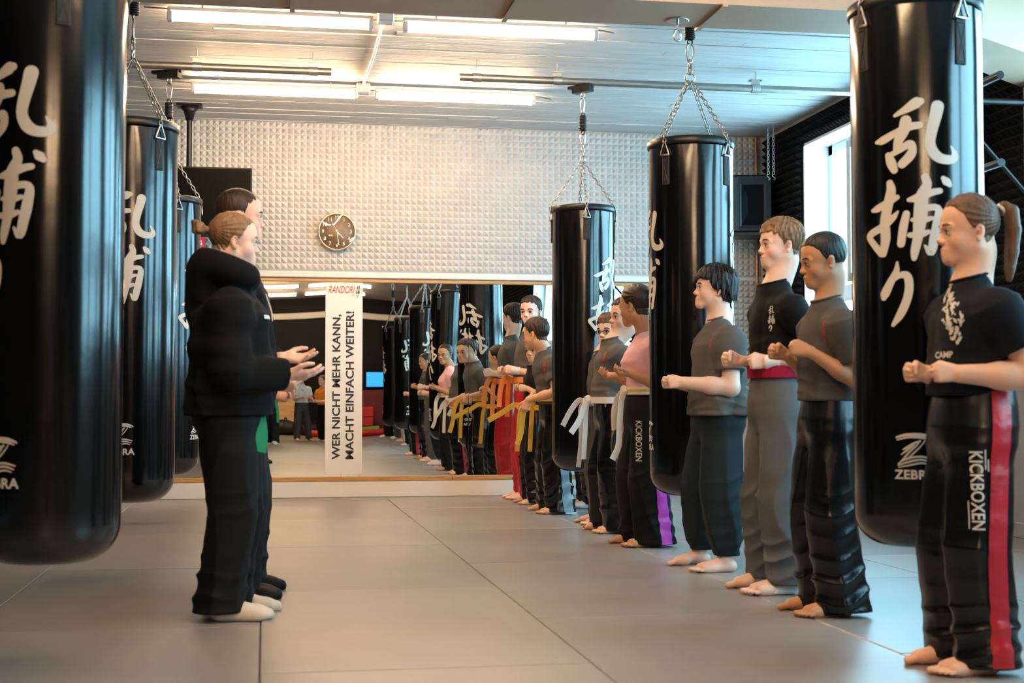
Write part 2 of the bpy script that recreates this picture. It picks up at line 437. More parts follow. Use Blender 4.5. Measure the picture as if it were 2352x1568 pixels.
_o = _n.nodes.new('ShaderNodeOutputMaterial'); _g = _n.nodes.new('ShaderNodeBsdfGlossy'); _t = _n.nodes.new('ShaderNodeBsdfTransparent'); _m = _n.nodes.new('ShaderNodeMixShader'); _m.inputs[0].default_value = .06
_g.inputs['Roughness'].default_value = .02; _t.inputs[0].default_value = (.93, .96, .95, 1)
_n.links.new(_t.outputs[0], _m.inputs[1]); _n.links.new(_g.outputs[0], _m.inputs[2]); _n.links.new(_m.outputs[0], _o.inputs[0])
for i, w in enumerate(WIN): window(i+1, *w, leaf=(i == 0))
struct('baseboard_right', MB().bbox((WALL_R-.02, BACK_Y, 0), (WALL_R, WALL_Y, .09), .005), M_GREYWALL, 'grey skirting under the windows')
# left wall and rear wall (seen in the mirror): black
wall_left = struct('wall_left', MB().box((WALL_L-.15, BACK_Y-.1, 0), (WALL_L, WALL_Y+.1, CEIL+.03)), M_BLACKWALL, 'black side wall')
wall_front = struct('wall_front', MB().box((WALL_L-.1, BACK_Y-.15, 0), (WALL_R+.4, BACK_Y, CEIL+.03)), M_BLACKWALL, 'black rear wall seen in the mirror')
struct('trim_4', MB().bbox((WALL_L, BACK_Y, 2.66), (WALL_R, BACK_Y+.12, 2.80), .02), M_WHITEPAINT, 'white duct across the black rear wall')

# boxed duct crossing the ceiling, bends towards the windows
BZ = 2.62
near = [(-4.6, 6.21), (3.0, 6.21), (4.35, 7.10)]; far = [(-4.6, 6.64), (3.07, 6.62), (4.35, 7.60)]
mb = MB()
poly = near + far[::-1]; n = len(poly)
mb.add([(x, y, BZ) for x, y in poly] + [(x, y, CEIL) for x, y in poly], [(0,5,4,1),(1,4,3,2)] + [(i, (i+1) % n, n+(i+1) % n, n+i) for i in range(n)])
duct = struct('trim_5', mb, M_BEAM, 'beige boxed duct under the ceiling')
for xs in (-1.9, -.9, .11, 1.11, 2.07):
    MB().box((xs-.012, 6.20, BZ-.012), (xs+.012, 6.645, BZ+.001)).build('cover_strip', M_BEAM, duct)
mb = MB(); mb.lathe([(.055, 0), (.055, -.006), (.05, -.008)], 20, (1.93, 6.5, BZ)); mb.tube([(1.93, 6.5, BZ), (1.93, 6.5, BZ-.05)], .007)
ring = [(1.93+.018*math.cos(t), 6.5, BZ-.075+.028*math.sin(t)) for t in np.linspace(0, 2*PI, 14)[:-1]]
mb.tube(ring, .005, 6, closed=True)
tag(mb.build('ceiling_hook', M_STEEL), 'steel eye hook on round plate under the beige duct', 'hook')
# ------------------------------------------------------------------ pixel helper (photograph frame 2352x1568) used to read positions off the picture
_fw = Vector((math.sin(YAW)*math.cos(PITCH), math.cos(YAW)*math.cos(PITCH), math.sin(PITCH))); _rt = Vector((math.cos(YAW), -math.sin(YAW), 0)); _up = _rt.cross(_fw)
def at_y(px, py, Y):
    d = _fw + _rt*((px-1176)/F_PX) - _up*((py-784)/F_PX); return Vector((0, 0, CAM_H)) + d*(Y/d.y)

# ------------------------------------------------------------------ tube lights
M_TUBE = mat('lit_tube', (1, .95, .9), .4, emit=(TUBE_COLOR, TUBE_STRENGTH))
def tube_light(x0, x1, y, z, label, group):
    r = thing('tube_light', label, 'light', (x0, y, z), 0, group); L = x1-x0
    MB().bbox((0, -.03, .035), (L, .03, .062), .006).build('housing', M_PLASTICW, r)
    for e in (0, L-.03): MB().bbox((e, -.026, -.02), (e+.03, .026, .036), .004).build('end_cap', M_PLASTICW, r)
    mb = MB(); mb.tube([(.03, 0, .004), (L-.03, 0, .004)], .021, 10); mb.build('tube', M_TUBE, r)
    for e in (.2, L-.2): MB().tube([(e, 0, .06), (e, 0, CEIL-z+.004)], .006, 6).build('hanger', M_PLASTICW, r)
G = 'ceiling tube lights'
tube_light(-.58, .62, 8.45, 3.035, 'lit tube light close behind the beige duct, on the left', G)
tube_light(.80, 2.00, 8.45, 3.035, 'lit tube light close behind the beige duct, on the right', G)
tube_light(-.545, .655, 10.42, 3.035, 'lit tube light near the foam wall, above the clock', G)
tube_light(.78, 1.98, 10.42, 3.035, 'lit tube light near the foam wall, right of the junction box', G)
for k, y in enumerate((4.5, 2.0, -3.5, -5.5)):  # second row is added: unseen tubes as warm fill for the near faces
    w = ('above the nearest bags', 'added for fill in front of the camera', 'far behind the camera', 'by the black rear wall')[k]
    tube_light(-.56, .64, y, 3.035, 'lit tube light %s, left of the pair' % w, G); tube_light(.79, 1.99, y, 3.035, 'lit tube light %s, right of the pair' % w, G)
jb = thing('ceiling_conduit', 'white conduit with two junction boxes between the tube lights', 'conduit', (.69, 8.4, 3.08))
for y in (0, 2.0): MB().bbox((-.05, y-.05, -.03), (.05, y+.05, .045), .008).build('junction_box', M_PLASTICW, jb)
MB().tube([(0, .05, .03), (.01, 1.0, .032), (0, 1.95, .03)], .011, 8).build('pipe', M_PLASTICW, jb)
for y, zz in ((8.52, 3.105), (10.49, 3.105)):
    mb = MB(); xs = np.linspace(-.72, 2.12, 34)
    mb.tube([(x, y+.012*math.sin(x*3.1), zz + .008*math.sin(x*5.3) - (.014 if i % 6 == 3 else 0)) for i, x in enumerate(xs)], .0045, 5)
    tag(mb.build('ceiling_cable', M_RAIL), 'thin grey cable along the tube lights %s' % ('behind the duct' if y < 9 else 'near the foam wall'), 'cable')

# ------------------------------------------------------------------ rails
def rail(x0, x1, y, clamps, label):
    r = thing('ceiling_rail', label, 'rail', (x0, y, 3.005), 0, 'rails for the punch bags')
    MB().tube([(0, 0, 0), (x1-x0, 0, 0)], .026, 14).build('bar', M_RAIL, r)
    for c in clamps:
        c -= x0; mb = MB()
        mb.tube([(c-.03, 0, 0), (c+.03, 0, 0)], .031, 14)
        mb.box((c-.03, -.008, .02), (c+.03, .008, .06)).box((c-.045, -.03, .055), (c+.045, .03, .062))
        mb.tube([(c, 0, .05), (c, 0, CEIL-3.005+.004)], .005, 6)
        mb.build('clamp', M_STEEL, r)
    return r
RAILS = {}
for k, y in enumerate((9.54, 7.02, 4.45, 1.88, -.70)):
    w = ('in front of the foam wall', 'hidden behind the duct', 'over the nearest bags', 'beside the camera', 'behind the camera')[k]
    RAILS['l', y] = rail(-3.2, .42, y, (-.46, .30, -1.9), 'galvanised bag rail %s, left side of the room' % w)
    RAILS['r', y] = rail(1.29, WALL_R, y, (1.41, 1.97, 3.4), 'galvanised bag rail %s, right side of the room' % w)

# ------------------------------------------------------------------ punch bags
BAG_R, BAG_L, BAG_Z = .215, 1.80, .32
def bag_body():
    prof = []
    rc = .115
    for i in range(5): prof.append((BAG_R*.01 + (BAG_R-rc-.002)*i/4, .012 - .012*(i/4)**0.5 if i else .0))
    prof[0] = (.0005, -.004)
    for i in range(1, 11):
        a = -PI/2 + PI/2*i/10; prof.append((BAG_R-rc+rc*math.cos(a), rc+rc*math.sin(a)))
    for z in np.linspace(.16, BAG_L-.10, 34): prof.append((BAG_R, z))
    for z in np.linspace(BAG_L-.085, BAG_L-.035, 7): prof.append((BAG_R, z))
    n = 72; vs = []; fs = []
    ph = [random.uniform(0, 6.3) for _ in range(12)]
    for j, (r, z) in enumerate(prof):
        for k in range(n):
            a = 2*PI*k/n; rr = r
            if r > .1:
                u = max(0, min(1, (z-.2)/.2))
                rr *= 1 + u*(.0022*math.sin(3*a+ph[0]+z*1.7) + .0016*math.sin(5*a+ph[1]-z*2.6) + .0014*math.sin(2*a+z*7+ph[2]))
                t = max(0, (z-(BAG_L-.26))/.22); rr *= 1 + t*t*(.006*math.sin(9*a+ph[3]) + .005*math.sin(14*a+ph[4]+z*8) + .005*math.sin(5*a+ph[5]))
                seam = (a - 1.15 + PI) % (2*PI) - PI
                rr += .0022*math.exp(-(seam/.02)**2)*u
            vs.append((rr*math.cos(a), rr*math.sin(a), z))
    for j in range(len(prof)-1):
        for k in range(n): fs.append((j*n+k, j*n+(k+1) % n, (j+1)*n+(k+1) % n, (j+1)*n+k))
    mb = MB().add(vs, fs, True); mb.add(vs[-n:], [tuple(range(n))]); return mb
def chain_links(mb, a, b, pitch=.027, wire=.0032):
    a, b = Vector(a), Vector(b); d = b-a; n = max(1, round(d.length/pitch)); d.normalize()
    u = d.orthogonal().normalized(); w = d.cross(u); st = (b-a).length/n
    for i in range(n):
        c = a + d*st*(i+.5); e = u if i % 2 else w; L = st*.62; h = .0095
        pts = []
        for t in np.linspace(0, 2*PI, 11)[:-1]:
            s_ = math.copysign(max(0, L-h), math.cos(t)); pts.append(c + d*(s_ + h*math.cos(t)) + e*(h*math.sin(t)))
        mb.tube(pts, wire, 5, closed=True)
def carabiner(mb, z0, z1, ang=0.0, w=.020):
    c, s = math.cos(ang), math.sin(ang); h = z1-z0
    pts = [(0.006, 0), (.010, .06), (.016, .30), (w, .62), (w*.9, .85), (w*.5, .97), (0, 1), (-w*.5, .97), (-w*.9, .85), (-w, .62), (-.016, .30), (-.010, .06), (-.006, 0)]
    mb.tube([(x*c, x*s, z0+h*t) for x, t in pts], .0048, 6, closed=True)
def spring(mb, z0, z1, r=.021, turns=10):
    n = turns*12
    mb.tube([(r*math.cos(2*PI*turns*i/n), r*math.sin(2*PI*turns*i/n), z0+(z1-z0)*i/n) for i in range(n+1)], .0062, 6)
    for e, sg in ((z0, -1), (z1, 1)):
        mb.tube([(.013*math.cos(t), 0, e+sg*.014+.013*math.sin(t)) for t in np.linspace(0, 2*PI, 11)[:-1]], .004, 6, closed=True)
def wrap(vs2, off=.0022, r=BAG_R):
    return [((r+off)*math.cos(x/r), (r+off)*math.sin(x/r), z) for x, z in vs2]
LOGO = [[(0,96,6),(30,104,9),(75,104,10),(103,96,6),(108,92,3)], [(2,88,4),(40,96,5),(80,94,6),(100,88,4)], [(70,84,5),(55,78,7),(35,66,7),(20,56,4)], [(52,70,4),(38,60,6),(24,48,5),(14,40,3)],
        [(4,10,3),(30,26,6),(70,34,6),(104,26,4)], [(4,4,3),(35,16,6),(72,24,6),(100,16,4)], [(6,-2,3),(40,6,5),(74,13,5),(94,8,3)], [(70,88,3),(60,70,5),(40,50,6),(16,20,5),(6,8,3)], [(84,86,3),(72,68,4),(54,48,5),(28,22,4)]]
def bag_proto(kind):
    r = thing('punch_bag', None, None)
    body = bag_body().build('bag_body', M_VINYL, r)
    h = BAG_L
    # hoop with the vinyl rolled over it
    MB().lathe([(BAG_R-.03, h-.02), (BAG_R+.004, h-.030), (BAG_R+.0075, h-.022), (BAG_R+.0075, h+.006), (BAG_R+.002, h+.011), (BAG_R-.008, h+.011), (BAG_R-.012, h+.004), (BAG_R-.014, h-.018)], 56).build('rim', M_BLACKSTEEL, r)
    MB().lathe([(.001, h-.034), (BAG_R-.02, h-.034), (BAG_R-.012, h-.05)], 40).build('lid', M_STRAP, r)
    ringz = 2.465 - BAG_Z
    for q in range(4):
        a = PI/4 + q*PI/2; Rz = Matrix.Rotation(a, 4, 'Z')
        sp = MB()
        sp.bbox((BAG_R-.004, -.021, h-.235), (BAG_R+.006, .021, h-.075), .003, Rz)
        st = sp.build('strap', M_STRAP, r)
        mb = MB(); z0, z1, x = h-.225, h-.10, BAG_R+.0065   # stitched cross
        for (p0, p1) in (((-.015, z0), (.015, z1)), ((.015, z0), (-.015, z1)), ((-.015, z0), (.015, z0)), ((-.015, z1), (.015, z1))):
            mb.tube([Rz @ Vector((x, p0[0], p0[1])), Rz @ Vector((x, p1[0], p1[1]))], .0012, 4)
        mb.build('stitching', M_VINYL, st)
        mb = MB(); mb.tube([Rz @ Vector(p) for p in ((BAG_R+.010, -.027, h-.085), (BAG_R+.011, -.024, h-.078), (BAG_R+.012, -.004, h-.022), (BAG_R+.012, 0, h-.017), (BAG_R+.012, .004, h-.022), (BAG_R+.011, .024, h-.078), (BAG_R+.010, .027, h-.085))], .0042, 6, closed=True)
        mb.build('triangle_ring', M_STEEL, st)
        mb = MB(); top = Rz @ Vector((.012, 0, ringz-.02)); over = Rz @ Vector((BAG_R+.006, 0, h+.016)); low = Rz @ Vector((BAG_R+.013, 0, h-.022))
        chain_links(mb, low, over, .025); chain_links(mb, over, top); mb.build('chain', M_CHAIN, r)
    mb = MB(); mb.tube([(.024*math.cos(t), .004*math.sin(t), ringz+.024*math.sin(t)) for t in np.linspace(0, 2*PI, 19)[:-1]], .0045, 6, closed=True)
    mb.build('ring', M_STEEL, r)
    Z = lambda z: z - BAG_Z
    if kind == 'B':
        mb = MB(); chain_links(mb, (0, 0, ringz+.024), (0, 0, Z(2.575)), .03, .0045); mb.build('swivel', M_CHAIN, r)
        mb = MB(); carabiner(mb, Z(2.57), Z(2.645), .3); mb.build('carabiner', M_STEEL, r)
        mb = MB(); spring(mb, Z(2.665), Z(2.765)); mb.build('spring', M_SPRING, r)
        mb = MB(); carabiner(mb, Z(2.785), Z(2.895), -.2, .024); mb.build('carabiner', M_STEEL, r)
        tz = 2.915
    else:
        mb = MB(); chain_links(mb, (0, 0, ringz+.022), (0, 0, Z(2.555)), .034, .005); mb.build('swivel', M_CHAIN, r)
        mb = MB(); carabiner(mb, Z(2.545), Z(2.640), .2); mb.build('carabiner', M_STEEL, r)
        mb = MB(); spring(mb, Z(2.665), Z(2.86), .023, 17); mb.build('spring', M_SPRING, r)
        tz = 2.90
    mb = MB(); mb.box((-.075, -.028, Z(2.93)), (.075, .028, Z(2.982))).box((-.12, -.02, Z(2.965)), (.075, .02, Z(2.985)))
    mb.lathe([(.010, -.034), (.010, .034)], 10, (0, 0, Z(2.945)), axis='y'); mb.build('trolley', M_BLACKSTEEL, r)
    mb = MB(); mb.tube([(.014*math.cos(t), 0, Z(tz)+.002+.020*math.sin(t)) for t in np.linspace(0, 2*PI, 13)[:-1]], .0045, 6, closed=True); mb.tube([(0, 0, Z(tz)+.02), (0, 0, Z(2.94))], .005, 6); mb.build('eye_bolt', M_STEEL, r)
    # lettering, printed on both sides
    sc = 1/2006
    zc = .80 + (920 - (200 + 810/2.903))*4.52/F_PX - BAG_Z
    for side in (0, PI):
        Rz = Matrix.Rotation(side, 4, 'Z'); mb = MB()
        for i, (vs, fs) in enumerate(kanji2d(sc)):
            v3 = []
            for x, z in vs:
                xx = BAG_R*math.asin(max(-.98, min(.98, x/BAG_R))); v3.append((xx, zc+z*1.0))
            mb.add([Rz @ Vector(p) for p in wrap(v3, .0022+.00003*i)], fs, True)
        mb.build('brush_lettering', M_LETTER, r)
        mb = MB()
        for i, st in enumerate(LOGO):
            vs, fs = stroke2d([((x-54)*.00105, (y-50)*.00098, w*.00105) for x, y, w in st]); mb.add([Rz @ Vector(p) for p in wrap([(x, .318+z) for x, z in vs], .0022+.00003*i)], fs, True)
        vs, fs = text_mesh('ZEBRA', .040, .0012, space=1.05)
        mb.add([Rz @ Vector(p) for p in wrap([(x*1.02, .243+y) for x, y, _ in vs], .0023)], fs)
        mb.build('maker_mark', M_LETTER, r)
    return r
def copy_tree(o, parent=None):
    c = o.copy(); COL.objects.link(c); c.parent = parent
    for ch in list(o.children): copy_tree(ch, c)
    return c
protoA = bag_proto('A'); protoB = bag_proto('B'); used = {'A': 0, 'B': 0}
BAGS = [(2.15, 4.45, -4, 'A', 'large black punch bag with full brush lettering, behind the ponytailed girl'),
        (2.15, 7.02, -80, 'A', 'black punch bag between the black-haired boy and the girl in pink'),
        (2.15, 9.54, 51, 'B', 'black punch bag in front of the mirror, lettering at its right edge'),
        (-.642, 4.45, -38, 'A', 'blurred black punch bag cut by the left picture edge'),
        (-.642, 7.02, -10, 'A', 'black punch bag partly hidden behind the nearest left bag'),
        (-.642, 9.58, 62, 'B', 'black punch bag farthest left, behind the two instructors'),
        (2.15, 1.88, 40, 'A', 'black punch bag seen only in the mirror, beside the camera'),
        (2.15, -.70, 200, 'B', 'black punch bag seen only in the mirror, farthest back')]
for (x, y, beta, kd, lab) in BAGS:
    p = protoA if kd == 'A' else protoB
    o = p if used[kd] == 0 else copy_tree(p); used[kd] = 1
    o.location = (x, y, BAG_Z); o.rotation_euler = (0, 0, math.atan2(-y, -x) + math.radians(beta))
    tag(o, lab, 'punch bag', 'hanging punch bags')

# ------------------------------------------------------------------ banner on the mirror
def fit(vs, x0, x1, y0, y1):
    a = np.array(vs); lo, hi = a.min(0), a.max(0)
    return [(x0+(p[0]-lo[0])/(hi[0]-lo[0])*(x1-x0), y0+(p[1]-lo[1])/(hi[1]-lo[1])*(y1-y0)) for p in vs]
M_BANNER = mat('banner_white', (.80, .78, .75), .5)
M_INK = mat('black_ink', (.012, .011, .011), .5); M_RED = mat('red_ink', (.62, .06, .04), .5); M_PINKINK = mat('pale_red_ink', (.72, .38, .32), .5)
BY = MIR_Y - .012
a = at_y(748, 648, BY); b = at_y(831, 1089, BY)
ban = thing('wall_banner', 'white banner with black German motto stuck on the mirror', 'banner', (a.x, BY, b.z)); BW, BH = b.x-a.x, a.z-b.z
MB().bbox((0, -.004, 0), (BW, .004, BH), .002).build('board', M_BANNER, ban)
def ban_text(name, txt, px0, px1, py0, py1, m, rot, bold, shear=0):
    p = at_y(px0, py1, BY); q = at_y(px1, py0, BY); X0, X1, Z0, Z1 = p.x-a.x, q.x-a.x, p.z-b.z, q.z-b.z
    vs, fs = text_mesh(txt, 1.0, bold, shear)
    if rot: vs2 = fit([(-v[1], v[0]) for v in vs], X0, X1, Z0, Z1)
    else: vs2 = fit([(v[0], v[1]) for v in vs], X0, X1, Z0, Z1)
    MB().add([(x, -.0055, z) for x, z in vs2], fs).build(name, m, ban)
ban_text('motto_line', 'WER NICHT MEHR KANN,', 762, 785.5, 722, 1055, M_INK, True, .024)
ban_text('motto_line', 'MACHT EINFACH WEITER!', 793, 813.5, 715, 1054, M_INK, True, .024)
ban_text('school_name', 'RANDORI', 754.5, 815, 657, 673, M_RED, False, .005, .3)
ban_text('small_mark', 'MA', 807, 815, 675, 682, M_PINKINK, False, 0)
mb = MB(); p = at_y(822.5, 670, BY)
for vs, fs in kanji2d(.105/1500): mb.add([(p.x-a.x+x, -.0056, p.z-b.z+z) for x, z in vs], fs)
mb.build('brush_lettering', M_INK, ban)

# ------------------------------------------------------------------ wall clock
c = at_y(774, 532, WALL_Y-.06)
clk = thing('wall_clock', 'round brown wall clock with white numerals on the foam wall', 'clock', c); CR = .157
M_DIAL = mat('brown_dial', (.22, .145, .085), .4); M_DIALW = mat('dial_white', (.8, .78, .72), .5)
MB().lathe([(CR-.010, .055), (CR, .05), (CR, -.008), (CR-.006, -.014), (CR-.011, -.010), (CR-.011, 0)], 56, axis='y', cap=False).build('rim', mat('champagne_rim', (.70, .62, .50), .3, .8), clk)
MB().lathe([(CR-.010, .02), (CR-.010, 0), (.001, 0)], 56, axis='y').build('dial', M_DIAL, clk)
for i in range(1, 13):
    t = PI/2 - i*PI/6; vs, fs = text_mesh(str(i), .042, .0008); R_ = CR*.74
    MB().add([(R_*math.cos(t)+v[0], -.003, R_*math.sin(t)+v[1]) for v in vs], fs).build('numeral', M_DIALW, clk)
    d0, d1 = CR*.90, CR*.99-.012; w = .0022
    cs, sn = math.cos(t), math.sin(t)
    MB().add([(d0*cs-sn*w, -.003, d0*sn+cs*w), (d1*cs-sn*w, -.003, d1*sn+cs*w), (d1*cs+sn*w, -.003, d1*sn-cs*w), (d0*cs+sn*w, -.003, d0*sn-cs*w)], [(0,1,2,3)]).build('tick', M_DIALW, clk)
def hand(name, ang, l, w, back, yy):
    t = PI/2 - ang; cs, sn = math.cos(t), math.sin(t)
    mb = MB(); R = Matrix(((cs, 0, -sn, 0), (0, 1, 0, yy), (sn, 0, cs, 0), (0, 0, 0, 1)))
    mb.box((-back, -.001, -w), (l, .001, w), R); mb.build(name, M_DIALW, clk)
hand('hour_hand', math.radians(134), .075, .004, .015, -.005); hand('minute_hand', math.radians(172), .115, .003, .02, -.007); hand('second_hand', math.radians(332), .10, .0012, .03, -.009)
# bowed cover that mirrors the tube lights in a wavy line
M_COVER = bpy.data.materials.new('clear_cover'); M_COVER.use_nodes = True; _n = M_COVER.node_tree; _n.nodes.clear()
_o = _n.nodes.new('ShaderNodeOutputMaterial'); _g = _n.nodes.new('ShaderNodeBsdfGlossy'); _t = _n.nodes.new('ShaderNodeBsdfTransparent'); _m = _n.nodes.new('ShaderNodeMixShader')
_g.inputs['Roughness'].default_value = .03; _m.inputs[0].default_value = .10
_n.links.new(_t.outputs[0], _m.inputs[1]); _n.links.new(_g.outputs[0], _m.inputs[2]); _n.links.new(_m.outputs[0], _o.inputs[0])
vs = []; fs = []; nr, na = 14, 40
for i in range(nr+1):
    for k in range(na):
        r = (CR-.011)*i/nr + 1e-4; t = 2*PI*k/na; x, z = r*math.cos(t), r*math.sin(t)
        vs.append((x, -.012 - .006*(1-(r/CR)**2) + .0035*math.sin(x*26) * math.cos(z*12), z))
for i in range(nr):
    for k in range(na): fs.append((i*na+k, (i+1)*na+k, (i+1)*na+(k+1) % na, i*na+(k+1) % na))
MB().add(vs, fs, True).build('cover', M_COVER, clk)

# ------------------------------------------------------------------ screen on a ceiling pole, red timer
TY = 11.30; a = at_y(290, 378, TY); b = at_y(578, 545, TY); pz = at_y(433, 378, TY)
M_SCREEN = mat('black_screen', (.003, .003, .003), .35, spec=.04); M_BLACKPL = mat('black_plastic', (.006, .006, .007), .42, spec=.3, bump=(150, .1))
tv = thing('ceiling_screen', 'black flat screen hung from a ceiling pole beside the foam wall', 'screen', (pz.x, TY, CEIL))
MB().bbox((a.x-pz.x, 0, b.z-CEIL), (b.x-pz.x, .05, a.z-CEIL), .006).build('casing', M_BLACKPL, tv)
MB().box((a.x-pz.x+.012, -.002, b.z-CEIL+.018), (b.x-pz.x-.012, .001, a.z-CEIL-.012)).build('display', M_SCREEN, tv)
MB().tube([(0, .08, a.z-CEIL-.3), (0, .08, -.06)], .022, 12).build('pole', M_BLACKPL, tv)
MB().bbox((-.10, .0, -.022), (.10, .16, 0), .008).lathe([(.075, -.025), (.045, -.06), (.028, -.13)], 16, (0, .08, 0)).build('ceiling_plate', M_BLACKPL, tv)
MB().bbox((-.12, .045, a.z-CEIL-.35), (.12, .10, a.z-CEIL-.15), .006).build('bracket', M_BLACKPL, tv)
c = at_y(452, 553, 11.6)
led = thing('timer_display', 'small glowing red timer with white characters below the screen', 'timer', c)
MB().bbox((-.16, 0, -.06), (.06, .05, .06), .006).build('casing', M_BLACKPL, led)
MB().box((-.15, -.002, -.05), (.055, .001, .045)).build('face', mat('red_glow', (.5, .01, .01), .4, emit=((1, .01, .02), 1.6)), led)
vs, fs = text_mesh('IIfs', .085, .001, align='RIGHT', shear=-.15)
MB().add([(v[0]+.045, -.004, v[1]-.008) for v in vs], fs).build('characters', mat('white_glow', (1, .9, .9), .4, emit=((1, .85, .85), 3)), led)
MB().tube([(-.05, .025, .06), (-.05, .15, .12), (-.05, .37, .14)], .008, 6).build('bracket', M_BLACKPL, led)

# ------------------------------------------------------------------ loudspeaker, chains, pipe in the corner
c = at_y(1733, 535, 11.55)
sp = thing('loudspeaker', 'black horn loudspeaker hung in the corner by the window', 'loudspeaker', (c.x-.02, 11.62, c.z), math.radians(-14))
MB().bbox((-.20, -.14, 0), (.18, .16, .49), .012).build('cabinet', M_BLACKPL, sp)
mb = MB(); x0, x1, z0, z1 = -.075, .105, .06, .40; y = -.145     # flared rectangular horn
o = [(x0,y,z0),(x1,y,z0),(x1,y,z1),(x0,y,z1)]; q = [(x0+.05,y+.13,z0+.10),(x1-.05,y+.13,z0+.10),(x1-.05,y+.13,z1-.10),(x0+.05,y+.13,z1-.10)]
e = [(x0-.02,y-.008,z0-.02),(x1+.02,y-.008,z0-.02),(x1+.02,y-.008,z1+.02),(x0-.02,y-.008,z1+.02)]
mb.add(o+e, [(i, (i+1) % 4, 4+(i+1) % 4, 4+i) for i in range(4)])
mb.build('horn_frame', M_BLACKPL, sp)
mb = MB(); q = [(p[0], y+.004, p[2]) for p in q]
mb.add([(p[0], y-.006, p[2]) for p in o]+q, [(i, (i+1) % 4, 4+(i+1) % 4, 4+i) for i in range(4)] + [(4, 5, 6, 7)]); mb.build('horn', M_SCREEN, sp)
MB().bbox((-.19, -.150, .01), (-.10, -.138, .47), .004).build('grille', M_STRAP, sp)
MB().bbox((-.21, -.15, -.03), (.19, .17, 0), .004).build('shelf', M_BLACKSTEEL, sp)
for k, px in enumerate((1765, 1777)):
    t = at_y(px, 286 + 14*k, 11.35); lo = at_y(px, 400, 11.35); mb = MB(); chain_links(mb, (0, 0, 0), (0, 0, t.z-lo.z-.03), .024, .003)
    mb.tube([(.014*math.sin(v*2*PI), 0, -.05+.05*v) for v in np.linspace(0, 1, 9)], .003, 5)
    mb.tube([(0, 0, t.z-lo.z-.03), (0, 0, CEIL-lo.z+.02)], .003, 5)
    o = mb.build('hanging_chain', M_STEEL); o.location = (lo.x, 11.35, lo.z); tag(o, ('thin chain with a hook left of its twin, above the loudspeaker', 'thin chain with a hook nearest the black foam, above the loudspeaker')[k], 'chain', 'hook chains in the corner')
o = MB().tube([(WALL_R-.09, WALL_Y-.03, .2), (WALL_R-.09, WALL_Y-.03, CEIL+.01)], .013, 10).build('heating_pipe', mat('copper_pipe', (.42, .24, .15), .4, .6)); tag(o, 'upright copper pipe in the corner behind the loudspeaker', 'pipe')

# ------------------------------------------------------------------ black pull-up frame on the window wall
fr = thing('pull_up_frame', 'black steel pull-up frame on the black foam by the window', 'frame', (WALL_R, 7.72, 0))
for z, yy in ((2.50, 0), (2.04, .05)):
    MB().tube([(-.55, .42+yy, z), (-.58, -.9, z)], .022, 10).build('bar', M_BLACKSTEEL, fr)
for yy in (.28, -.28):
    MB().tube([(-.06, yy, 2.50), (-.60, yy, 2.50)], .02, 8).tube([(-.06, yy, 1.95), (-.56, yy, 2.48)], .014, 8).build('bracket', M_BLACKSTEEL, fr)
    MB().bbox((-.075, yy-.05, 1.85), (-.055, yy+.05, 2.6), .004).build('wall_plate', M_BLACKSTEEL, fr)
